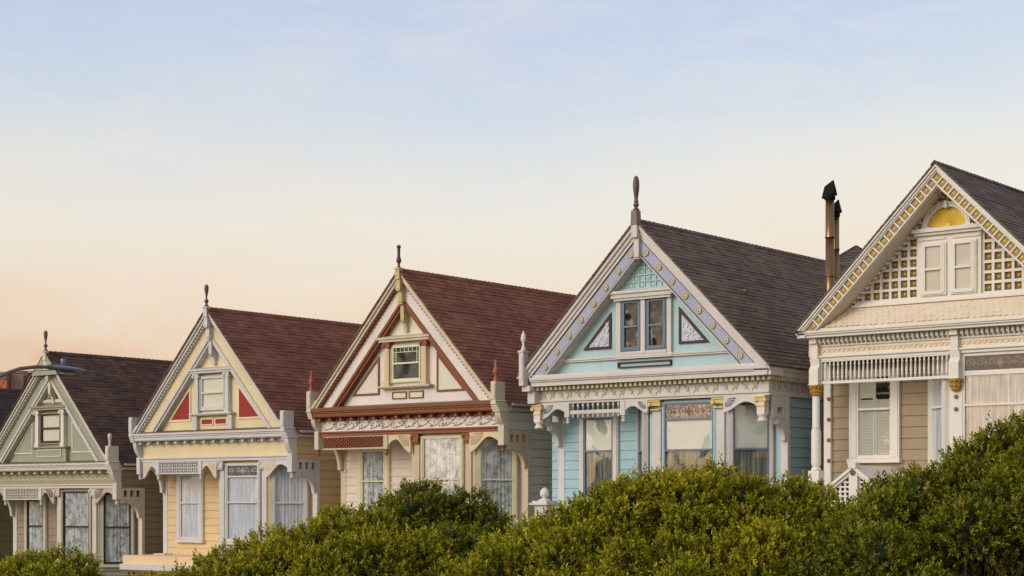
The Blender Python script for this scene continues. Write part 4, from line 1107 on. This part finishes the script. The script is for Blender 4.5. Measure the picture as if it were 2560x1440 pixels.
# ------------------------------------------------------------------ street lamp
def street_lamp():
    Yh = 24.6
    gz = 2.0 + .087 * (-30 + 16) + .14
    pts = [(P(134, 918, Yh)), (P(92, 917, Yh - .45)), (P(50, 921.5, Yh - .9)), (P(20, 932, Yh - 1.25)), (P(-12, 947, Yh - 1.6)), (P(-50, 972, Yh - 2.0)), (P(-75, 1000, Yh - 2.3))]
    ys = [Yh, Yh - .45, Yh - .9, Yh - 1.25, Yh - 1.6, Yh - 2.0, Yh - 2.3]
    P3 = [np.array([p[0], y, CZ + p[1]]) for p, y in zip(pts, ys)]
    base = P3[-1]; r = tag(empty('street_lamp', (float(base[0]), float(base[1]), gz)), 'grey cobra head street lamp on a curved arm crossing the green gable', 'street lamp')
    rel = lambda p: (float(p[0] - base[0]), float(p[1] - base[1]), float(p[2] - gz))
    met = simple('lamp arm bronze grey', (112, 96, 92), .5, .3); head = simple('lamp head blue grey', (118, 124, 142), .45, .2)
    m = MB(); m.tube([rel(p) for p in P3], [.042, .042, .042, .043, .045, .05, .055], 12); m.build('arm', met, r)
    m = MB(); m.lathe(0, 0, [(.16, 0), (.16, .3), (.11, .36), (.09, 4), (.06, float(P3[-1][2] - gz) + .25), (.02, float(P3[-1][2] - gz) + .3)], 16); m.build('pole', met, r)
    m = MB(); m.tube([rel(P3[-1] + np.array([.0, 0, -.9])), rel(P3[3] + np.array([0, 0, -.04]))], .012, 6); m.build('brace_rod', met, r)
    m = MB(); m.tube([rel(P3[2] + np.array([0, 0, -.06])), rel((P3[1] + P3[0]) / 2 + np.array([0, 0, -.085])), rel(P3[0] + np.array([0, .1, -.05]))], .008, 5); m.build('wire', met, r)
    # head: flattened teardrop along +Y
    h0 = rel(P3[0]); L = .97; n = 14; vs = []; fs = []; k = 14
    for i in range(n + 1):
        t = i / n; yy = h0[1] - .05 + L * t
        wv = [.05, .075, .1, .13, .15, .16, .165, .165, .16, .15, .14, .12, .1, .07, .02][i]
        up = [.04, .058, .068, .07, .07, .066, .062, .058, .054, .05, .045, .04, .033, .022, .006][i]
        dn = [.04, .05, .062, .07, .075, .075, .07, .064, .06, .055, .05, .045, .04, .03, .008][i]
        zc_ = h0[2] - .0 - .03 * t
        for j in range(k):
            a = 2 * pi * j / k; s = sin(a); vs.append((h0[0] + wv * cos(a), yy, zc_ + (up * s if s > 0 else dn * s)))
    for i in range(n):
        for j in range(k): q = (j + 1) % k; fs.append((i * k + j, i * k + q, (i + 1) * k + q, (i + 1) * k + j))
    fs.append(tuple(range(k))[::-1]); fs.append(tuple(n * k + j for j in range(k)))
    m = MB(); m.add(vs, fs, True); hd = m.build('lamp_head', head, r)
    m = MB(); m.lathe(h0[0], h0[1] + .27, [(.06, h0[2] + .03), (.06, h0[2] + .2), (.055, h0[2] + .21)], 14); m.build('photocell', head, hd)
    m = MB(); m.box(h0[0] - .1, h0[0] + .1, h0[1] + .2, h0[1] + .6, h0[2] - .125, h0[2] - .1); m.build('lens', simple('lamp lens', (60, 56, 60), .2), hd)
    m = MB(); m.lathe(h0[0], h0[1] - .08, [(.052, h0[2] - .06), (.055, h0[2] + .05)], 12); m.build('clamp', met, hd)
street_lamp()

def cable():
    a = P(2498, 458, FY + 3.2); b = P(2860, 560, FY + 8)
    A = np.array([a[0], FY + 3.2, CZ + a[1] - .02]); B = np.array([b[0], FY + 8, CZ + b[1]])
    r = tag(empty('overhead_cable', tuple(float(q) for q in A)), 'thin overhead cable leaving the ridge at the right edge', 'cable')
    m = MB(); m.tube([tuple((B - A) * t + np.array([0, 0, -.25 * 4 * t * (1 - t) * .3])) for t in [i / 8 for i in range(9)]], .014, 5); m.build('wire', simple('cable grey', (90, 86, 90)), r)
cable()

# ------------------------------------------------------------------ ground, street
def zs(x): return 2.0 + .087 * (x + 16)
def ground_z(x, y):
    t = min(max((22.0 - y) / 9.0, 0), 1); t = t * t * (3 - 2 * t)
    z = zs(max(min(x, 60), -120)) * (1 - t) + (5.75 + .05 * (x + 10) if x > -60 else 3.2) * t
    if y > 60: z -= (min(y, 400) - 60) * .02
    return z
def terrain():
    xs = list(np.linspace(-2500, -130, 8)) + list(np.linspace(-120, 60, 91)) + list(np.linspace(80, 2500, 8))
    ys = list(np.linspace(-2500, -60, 6)) + list(np.linspace(-40, 70, 56)) + list(np.linspace(90, 3000, 8))
    vs = [(x, y, ground_z(x, y) + .03 * sin(x * 1.3) * cos(y * .9) * (y < 20)) for y in ys for x in xs]; nx = len(xs)
    fs = [(j * nx + i, j * nx + i + 1, (j + 1) * nx + i + 1, (j + 1) * nx + i) for j in range(len(ys) - 1) for i in range(nx - 1)]
    m, nt, b = new_mat('park grass and soil'); tc = nd(nt, 'ShaderNodeTexCoord'); n = nd(nt, 'ShaderNodeTexNoise', Scale=.8, Detail=8.0); nt.links.new(tc.outputs['Object'], n.inputs['Vector'])
    nt.links.new(mixc(nt, n.outputs[0], (.04, .055, .02, 1), (.09, .09, .04, 1)), b.inputs['Base Color']); b.inputs['Roughness'].default_value = .95
    mb = MB(); mb.add(vs, fs, True); tag(mb.build('ground', m), kind='structure')
    def sheet(name, y0, y1, dz, mat, kerb=False):
        mb = MB(); xs_ = list(np.linspace(-118, 58, 60))
        for i in range(len(xs_) - 1):
            a, b = xs_[i], xs_[i + 1]
            if kerb:
                v = [(a, y0, zs(a) - .3), (b, y0, zs(b) - .3), (b, y1, zs(b) - .3), (a, y1, zs(a) - .3), (a, y0, zs(a) + dz), (b, y0, zs(b) + dz), (b, y1, zs(b) + dz), (a, y1, zs(a) + dz)]
                mb.add(v, [(4, 5, 6, 7), (0, 1, 5, 4), (2, 3, 7, 6)])
            else: mb.add([(a, y0, zs(a) + dz), (b, y0, zs(b) + dz), (b, y1, zs(b) + dz), (a, y1, zs(a) + dz)], [(0, 1, 2, 3)])
        return tag(mb.build(name, mat), kind='structure')
    asph = simple('asphalt', (62, 62, 64), .9, var=.3, scale=3); conc = simple('concrete', (150, 146, 138), .85, var=.2, scale=1.5)
    sheet('road', 24.0, 31.2, .02, asph); sheet('pavement', 31.2, 33.4, .14, conc, True); sheet('park_pavement', 22.2, 24.0, .14, conc, True)
    mk = simple('road paint', (200, 180, 90), .7); sheet('road_marking', 27.54, 27.66, .026, mk)
terrain()

# ------------------------------------------------------------------ shrubs
def leaf_mat(name, dark, tip, warm):
    m, nt, b = new_mat(name)
    at = nd(nt, 'ShaderNodeAttribute'); at.attribute_name = 'tint'
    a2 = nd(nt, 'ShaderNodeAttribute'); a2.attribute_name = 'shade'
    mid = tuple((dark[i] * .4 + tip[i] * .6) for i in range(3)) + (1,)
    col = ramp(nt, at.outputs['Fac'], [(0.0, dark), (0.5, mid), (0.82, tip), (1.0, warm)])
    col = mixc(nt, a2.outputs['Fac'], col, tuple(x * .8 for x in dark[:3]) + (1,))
    nt.links.new(col, b.inputs['Base Color']); b.inputs['Roughness'].default_value = .55
    b.inputs['Specular IOR Level'].default_value = .16
    tl = nd(nt, 'ShaderNodeBsdfTranslucent'); nt.links.new(col, tl.inputs[0])
    mx = nd(nt, 'ShaderNodeMixShader'); mx.inputs[0].default_value = .28
    out = [n for n in nt.nodes if n.type == 'OUTPUT_MATERIAL'][0]
    nt.links.new(b.outputs[0], mx.inputs[1]); nt.links.new(tl.outputs[0], mx.inputs[2]); nt.links.new(mx.outputs[0], out.inputs[0])
    return m
rng = np.random.default_rng(11)
BACK = np.array([S_, -C_, 0.0])     # from the shrubs towards the park path
def nrm(v): return v / (np.linalg.norm(v, axis=-1, keepdims=True) + 1e-9)

def shrub(name, outline, D, label, mat, dens=470, rpx=56, lower=1520, leafs=1.3, skip=None, seed=1):
    rg = np.random.default_rng(seed)
    xs_ = [p[0] for p in outline]; ys_ = [p[1] for p in outline]
    cs = []; rs = []; den = []
    px = xs_[0] + 10
    while px < xs_[-1]:
        top = np.interp(px, xs_, ys_) + 24
        row = 0; py = top + rpx * .9
        while py < lower + rpx:
            r = rpx * rg.uniform(.6, 1.35)
            jx = rg.uniform(-.45, .45) * rpx
            if row == 0: r = rpx * rg.uniform(.6, 1.0)
            d = D - row * .27 + rg.uniform(-.4, .4)
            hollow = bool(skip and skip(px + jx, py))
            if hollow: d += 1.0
            if True:
                t2 = np.interp(px + jx, xs_, ys_) + 24
                pyy = max(py + rg.uniform(-.2, .2) * rpx, t2 + r * .95)
                cs.append(PD(px + jx, pyy, d)); rs.append(r / F_PX * D); den.append(.75 if hollow else 1.0)
            py += rpx * .95; row += 1
        px += rpx * .85
    # a few rows behind so that the top has thickness
    for p_ in np.arange(xs_[0] + 40, xs_[-1] - 20, rpx * 1.2):
        top = np.interp(p_, xs_, ys_)
        for bk in (.55, 1.1):
            r = rpx * rg.uniform(.7, 1.0)
            cs.append(PD(p_ + rg.uniform(-20, 20), top + r * 1.35 + rpx * .25 + 24, D + bk)); rs.append(r / F_PX * D); den.append(1.0)
    cs = np.array(cs); rs = np.array(rs)
    base = cs.mean(0); base = np.array([base[0], base[1], 0]) ; base[2] = ground_z(base[0], base[1])
    root = tag(empty(name, tuple(float(q) for q in base)), label, 'shrub', 'clipped park shrubs in front of the houses')
    # sprigs
    Pn, Nn, Sh, Ho = [], [], [], []
    for ci, (c, r) in enumerate(zip(cs, rs)):
        n = int(dens * 4 * pi * r * r * .75 * den[ci])
        d = nrm(rg.normal(size=(n, 3)))
        keep = (d @ BACK > -.35) | (d[:, 2] > .2); keep &= d[:, 2] > -.75; d = d[keep]
        wob = 1 + .16 * np.sin(d[:, 0] * 7 + ci) * np.sin(d[:, 1] * 6 + 2 * ci) + .1 * np.sin(d[:, 2] * 11 + ci)
        lay = rg.choice([1.0, .9, .72], size=len(d), p=[.45, .3, .25])
        p = c + d * (r * wob * lay)[:, None]
        # prune buried ones
        dist = np.linalg.norm(p[:, None, :] - cs[None], axis=2) / rs[None]
        dist[:, ci] = 9
        ok = dist.min(1) > .74
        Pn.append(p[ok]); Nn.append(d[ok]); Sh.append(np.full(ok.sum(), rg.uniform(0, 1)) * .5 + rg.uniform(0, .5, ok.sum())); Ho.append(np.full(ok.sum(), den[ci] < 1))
    Pn = np.concatenate(Pn); Nn = np.concatenate(Nn); Sh = np.concatenate(Sh); Ho = np.concatenate(Ho)
    ns = len(Pn)
    up = np.array([0, 0, 1.0])
    dr = nrm(Nn * .75 + up * .75 + rg.normal(size=(ns, 3)) * .38)
    ln = rg.uniform(.05, .11, ns) * leafs; lead = rg.random(ns) < .05; ln[lead] *= 1.5
    K = 10
    u = nrm(np.cross(dr, rg.normal(size=(ns, 3)))); w = np.cross(dr, u)
    k = np.arange(K)
    t = (k + .6) / K
    ang = k[None] * 2.4 + rg.uniform(0, 6, (ns, 1))
    spread = np.where(t < .85, 1.0, .45)[None] * rg.uniform(.7, 1.2, (ns, K))
    ldir = nrm(dr[:, None] * (1.15 - .35 * (1 - t))[None, :, None] + (u[:, None] * np.cos(ang)[..., None] + w[:, None] * np.sin(ang)[..., None]) * spread[..., None])
    lb = Pn[:, None] + dr[:, None] * (ln[:, None] * t[None])[..., None]
    ll = rg.uniform(.026, .042, (ns, K)) * leafs * (1 - .3 * (t[None] > .85)); lw = ll * rg.uniform(.2, .27, (ns, K))
    side = nrm(np.cross(ldir, dr[:, None] + rg.normal(size=(ns, K, 3)) * .35))
    nor = np.cross(side, ldir)
    v0 = lb; v1 = lb + ldir * (ll * .5)[..., None] + side * lw[..., None] + nor * (lw * .35)[..., None]
    v2 = lb + ldir * ll[..., None] ; v3 = lb + ldir * (ll * .5)[..., None] - side * lw[..., None] + nor * (lw * .35)[..., None]
    V = np.stack([v0, v1, v2, v3], 2).reshape(-1, 3) - base
    nl = ns * K
    me = bpy.data.meshes.new('foliage'); me.vertices.add(nl * 4); me.vertices.foreach_set('co', V.astype(np.float32).ravel())
    me.loops.add(nl * 4); me.loops.foreach_set('vertex_index', np.arange(nl * 4, dtype=np.int32))
    me.polygons.add(nl); me.polygons.foreach_set('loop_start', (np.arange(nl) * 4).astype(np.int32)); me.polygons.foreach_set('loop_total', np.full(nl, 4, np.int32))
    me.update(calc_edges=True)
    patch = .5 + .5 * np.sin(Pn[:, 0] * 3.1 + seed) * np.sin(Pn[:, 2] * 4.3 + Pn[:, 1] * 2.2)
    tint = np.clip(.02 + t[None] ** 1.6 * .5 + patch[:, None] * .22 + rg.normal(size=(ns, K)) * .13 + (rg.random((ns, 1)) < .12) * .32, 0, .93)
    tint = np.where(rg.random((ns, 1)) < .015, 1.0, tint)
    tint = np.where(Ho[:, None], 1.0, tint); Sh = np.where(Ho, 2.1, Sh)  # hollow leaves browned and darkened in colour to imitate the shadowed interior
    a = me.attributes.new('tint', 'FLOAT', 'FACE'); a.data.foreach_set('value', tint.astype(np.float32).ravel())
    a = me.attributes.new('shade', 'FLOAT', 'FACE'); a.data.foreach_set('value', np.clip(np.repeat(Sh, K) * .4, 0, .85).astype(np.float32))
    me.materials.append(mat)
    o = bpy.data.objects.new('foliage', me); COL.objects.link(o); o.parent = root
    # inner twigs: one woody part reaching every clump
    m = MB(); br = M['bark']
    for q in range(0, len(cs), 1):
        c = cs[q] - base; a0 = np.array([c[0] * .55, c[1] * .55, .0]); mid = np.array([c[0] * .85, c[1] * .85, c[2] * .55])
        m.tube([tuple(a0), tuple(mid), tuple(c), tuple(c + rg.normal(size=3) * .08)], [.03, .02, .012, .004], 5)
        for z in range(5):
            e = nrm(rg.normal(size=3) + np.array([0, 0, .6])); m.tube([tuple(c), tuple(c + e * rs[q] * .5), tuple(c + e * rs[q] * .95)], [.01, .006, .003], 4)
    m.build('stem', br, root)
    # solid inner leaf mass, coloured darker to stand for inner shade
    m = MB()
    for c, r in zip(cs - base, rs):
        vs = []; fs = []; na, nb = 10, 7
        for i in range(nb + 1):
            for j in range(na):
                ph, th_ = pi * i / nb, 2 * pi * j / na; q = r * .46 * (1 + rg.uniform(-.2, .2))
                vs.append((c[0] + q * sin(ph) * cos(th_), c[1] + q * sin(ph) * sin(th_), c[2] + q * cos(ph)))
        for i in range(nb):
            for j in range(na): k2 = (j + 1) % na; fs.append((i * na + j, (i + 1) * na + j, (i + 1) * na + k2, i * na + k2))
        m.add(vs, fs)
    m.build('shaded_leaf_core', M['inner leaf'], root)
    return ns * K

M['bark'] = simple('twig bark', (70, 48, 36), .9, var=.4)
M['inner leaf'] = simple('shaded leaf core', (40, 48, 8), 1.0, var=.6, scale=40)
lf1 = leaf_mat('olive green leaves', (.045, .066, .004, 1), (.64, .56, .025, 1), (.6, .42, .09, 1))
lf2 = leaf_mat('deep green leaves', (.032, .052, .004, 1), (.38, .37, .025, 1), (.54, .38, .09, 1))
nleaf = 0
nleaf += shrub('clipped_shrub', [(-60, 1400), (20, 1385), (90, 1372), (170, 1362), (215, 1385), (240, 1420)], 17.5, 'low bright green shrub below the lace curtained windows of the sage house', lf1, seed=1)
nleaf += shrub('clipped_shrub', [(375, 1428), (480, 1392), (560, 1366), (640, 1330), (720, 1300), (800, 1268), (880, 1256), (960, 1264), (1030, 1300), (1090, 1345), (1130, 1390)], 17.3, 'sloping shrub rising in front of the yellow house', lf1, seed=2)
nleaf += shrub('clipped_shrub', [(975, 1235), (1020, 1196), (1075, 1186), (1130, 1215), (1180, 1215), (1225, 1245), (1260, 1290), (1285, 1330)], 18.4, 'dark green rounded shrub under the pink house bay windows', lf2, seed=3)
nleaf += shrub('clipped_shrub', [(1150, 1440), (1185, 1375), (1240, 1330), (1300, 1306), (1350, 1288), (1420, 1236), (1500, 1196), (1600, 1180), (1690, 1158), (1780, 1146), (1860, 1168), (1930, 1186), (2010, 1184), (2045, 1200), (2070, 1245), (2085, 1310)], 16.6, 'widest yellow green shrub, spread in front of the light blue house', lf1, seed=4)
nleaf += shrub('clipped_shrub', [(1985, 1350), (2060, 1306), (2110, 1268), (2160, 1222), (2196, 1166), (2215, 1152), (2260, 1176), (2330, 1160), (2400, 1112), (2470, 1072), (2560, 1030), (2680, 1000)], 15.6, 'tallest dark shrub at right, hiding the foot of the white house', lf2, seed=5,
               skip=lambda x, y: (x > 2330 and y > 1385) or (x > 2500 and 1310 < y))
print('leaves', nleaf)

# ------------------------------------------------------------------ park trees behind the viewer (seen only in the window panes)
def park_tree(x, y, hgt_, label, seed):
    rg = np.random.default_rng(seed); gz = ground_z(x, y)
    root = tag(empty('park_tree', (x, y, gz)), label, 'tree', 'park trees behind the viewer')
    m = MB(); m.tube([(0, 0, -.2), (.1, .05, hgt_ * .35), (0, .1, hgt_ * .75)], [.35, .26, .1], 10)
    cs = [];
    for i in range(26):
        a = rg.uniform(0, 2 * pi); rr = rg.uniform(0, hgt_ * .28); zz = rg.uniform(.35, .95) * hgt_
        cs.append((rr * cos(a) * (1.25 - zz / hgt_), rr * sin(a) * (1.25 - zz / hgt_), zz)); m.tube([(0, 0, zz * .6), cs[-1]], [.09, .03], 5)
    m.build('trunk', M['bark'], root)
    cs = np.array(cs); n = 900; d = nrm(rg.normal(size=(len(cs), n, 3))); p = cs[:, None] + d * (hgt_ * .12 * rg.uniform(.4, 1.15, (len(cs), n, 1)))
    p = p.reshape(-1, 3); u = nrm(rg.normal(size=p.shape)); v = nrm(np.cross(u, rg.normal(size=p.shape))); k = .16
    V = np.stack([p - u * k, p + v * k * .6, p + u * k, p - v * k * .6], 1).reshape(-1, 3)
    me = bpy.data.meshes.new('crown'); N = len(p); me.from_pydata(V.tolist(), [], np.arange(N * 4).reshape(-1, 4).tolist()); me.materials.append(M['tree leaf'])
    o = bpy.data.objects.new('crown', me); COL.objects.link(o); o.parent = root
M['tree leaf'] = simple('tree leaves', (62, 74, 34), .7, var=.4, scale=2)
for i, (x, y, hh, lb) in enumerate([(-112, -14, 15, 'tall park tree farthest along the row behind the viewer'), (-98, -22, 11, 'short park tree next to the farthest one'), (-84, -20, 14, 'broad park tree third from the far end'), (-66, -26, 12.5, 'middle park tree behind the viewer'), (-52, -30, 15.5, 'tallest park tree behind the viewer'), (-37, -34, 12, 'park tree nearest the path behind the viewer')]):
    park_tree(x, y, hh, lb, 40 + i)

# ------------------------------------------------------------------ sky, sun, camera
w = bpy.data.worlds.new('World'); sc.world = w; w.use_nodes = True; nt = w.node_tree; nt.nodes.clear()
out = nd(nt, 'ShaderNodeOutputWorld'); bg = nd(nt, 'ShaderNodeBackground'); bg2 = nd(nt, 'ShaderNodeBackground'); ad = nd(nt, 'ShaderNodeAddShader')
sky = nd(nt, 'ShaderNodeTexSky'); sky.sky_type = 'NISHITA'; sky.sun_disc = False; sky.sun_elevation = radians(7); 
SUN_AZ = radians(200)   # clockwise from +Y: behind the camera, a little to the left
sky.sun_rotation = SUN_AZ; sky.air_density = 1.0; sky.dust_density = 1.5
bg2.inputs[1].default_value = 0.05; nt.links.new(sky.outputs[0], bg2.inputs[0])
tc = nd(nt, 'ShaderNodeTexCoord'); sx = nd(nt, 'ShaderNodeSeparateXYZ'); nt.links.new(tc.outputs['Generated'], sx.inputs[0])
# thin streaky cloud disturbs the height at which the dusk colours lie
mp = nd(nt, 'ShaderNodeMapping'); mp.inputs['Scale'].default_value = (3.2, 3.2, 8.5); mp.inputs['Rotation'].default_value = (radians(8), radians(-10), 0); nt.links.new(tc.outputs['Generated'], mp.inputs[0])
nz = nd(nt, 'ShaderNodeTexNoise', Scale=1.6, Detail=5.0, Roughness=.5); nt.links.new(mp.outputs[0], nz.inputs['Vector'])
side = mathn(nt, 'ADD', mathn(nt, 'MULTIPLY', sx.outputs[0], C_), mathn(nt, 'MULTIPLY', sx.outputs[1], S_))   # left-right in the dusk sky
hgt = mathn(nt, 'ADD', sx.outputs[2], mathn(nt, 'MULTIPLY', mathn(nt, 'SUBTRACT', nz.outputs[0], .5), .075))
hgt = mathn(nt, 'ADD', hgt, mathn(nt, 'MULTIPLY', side, -0.03))
sky_c = ramp(nt, mathn(nt, 'MULTIPLY', hgt, 2.0), [
    (0.0, L3((214, 160, 132))), (0.14, L3((226, 180, 150))), (0.19, L3((236, 204, 178))), (0.25, L3((241, 219, 200))), (0.32, L3((240, 228, 214))),
    (0.385, L3((230, 226, 222))), (0.445, L3((211, 217, 228))), (0.55, L3((195, 206, 232))), (0.75, L3((194, 203, 224))), (1.0, L3((196, 200, 212)))])
wn = nd(nt, 'ShaderNodeTexNoise', Scale=3.2, Detail=7.0, Roughness=.62, Distortion=.6); nt.links.new(mp.outputs[0], wn.inputs['Vector'])
wisp = mathn(nt, 'MULTIPLY', ramp(nt, wn.outputs[0], [(0.47, (0, 0, 0, 1)), (0.72, (1, 1, 1, 1))]), .42)
sky_c = mixc(nt, wisp, sky_c, L3((238, 228, 222)))
# the half of the sky behind the viewer holds the sunset and broken bright cloud
ca, sa_ = sin(SUN_AZ), cos(SUN_AZ)
tow = mathn(nt, 'ADD', mathn(nt, 'MULTIPLY', sx.outputs[0], ca), mathn(nt, 'MULTIPLY', sx.outputs[1], sa_))
west = ramp(nt, tow, [(0.15, (0, 0, 0, 1)), (0.9, (1, 1, 1, 1))])
nz2 = nd(nt, 'ShaderNodeTexNoise', Scale=5.5, Detail=6.0, Roughness=.6); mp2 = nd(nt, 'ShaderNodeMapping'); mp2.inputs['Scale'].default_value = (1, 1, 2.2)
nt.links.new(tc.outputs['Generated'], mp2.inputs[0]); nt.links.new(mp2.outputs[0], nz2.inputs['Vector'])
cl = ramp(nt, nz2.outputs[0], [(0.5, (0, 0, 0, 1)), (0.62, (1, 1, 1, 1))])
west_c = mixc(nt, cl, (.72, .71, .72, 1), (4.6, 4.1, 3.3, 1))
low = ramp(nt, sx.outputs[2], [(0.0, (0, 0, 0, 1)), (0.02, (1, 1, 1, 1)), (.3, (1, 1, 1, 1)), (.7, (0, 0, 0, 1))])
wm = mathn(nt, 'MULTIPLY', west, low)
col = mixc(nt, wm, sky_c, west_c)
below = ramp(nt, sx.outputs[2], [(0.0, (1, 1, 1, 1)), (0.001, (0, 0, 0, 1))])
nt.links.new(col, bg.inputs[0]); bg.inputs[1].default_value = 0.87
nt.links.new(bg.outputs[0], ad.inputs[0]); nt.links.new(bg2.outputs[0], ad.inputs[1]); nt.links.new(ad.outputs[0], out.inputs[0])

sl = bpy.data.lights.new('sun', 'SUN'); sl.energy = 1.45; sl.angle = radians(30); sl.color = (1, .95, .89)
so = bpy.data.objects.new('sun', sl); COL.objects.link(so)
el = radians(24)
from mathutils import Vector
sd = Vector((sin(SUN_AZ) * cos(el), cos(SUN_AZ) * cos(el), sin(el)))
so.rotation_euler = sd.to_track_quat('Z', 'Y').to_euler(); so.location = (0, -30, 60)

cd = bpy.data.cameras.new('camera'); cam = bpy.data.objects.new('camera', cd); COL.objects.link(cam)
cam.location = (0, 0, CZ); cam.rotation_euler = (radians(90), 0, TH)
cd.sensor_width = 36; cd.lens = F_PX / 2560 * 36; cd.shift_y = (1250 - 720) / 2560; cd.clip_start = .2; cd.clip_end = 8000
sc.camera = cam
sc.view_settings.view_transform = 'Standard'; sc.view_settings.look = 'None'; sc.view_settings.exposure = 0; sc.view_settings.gamma = 1
sc.render.resolution_x, sc.render.resolution_y = 1024, 576
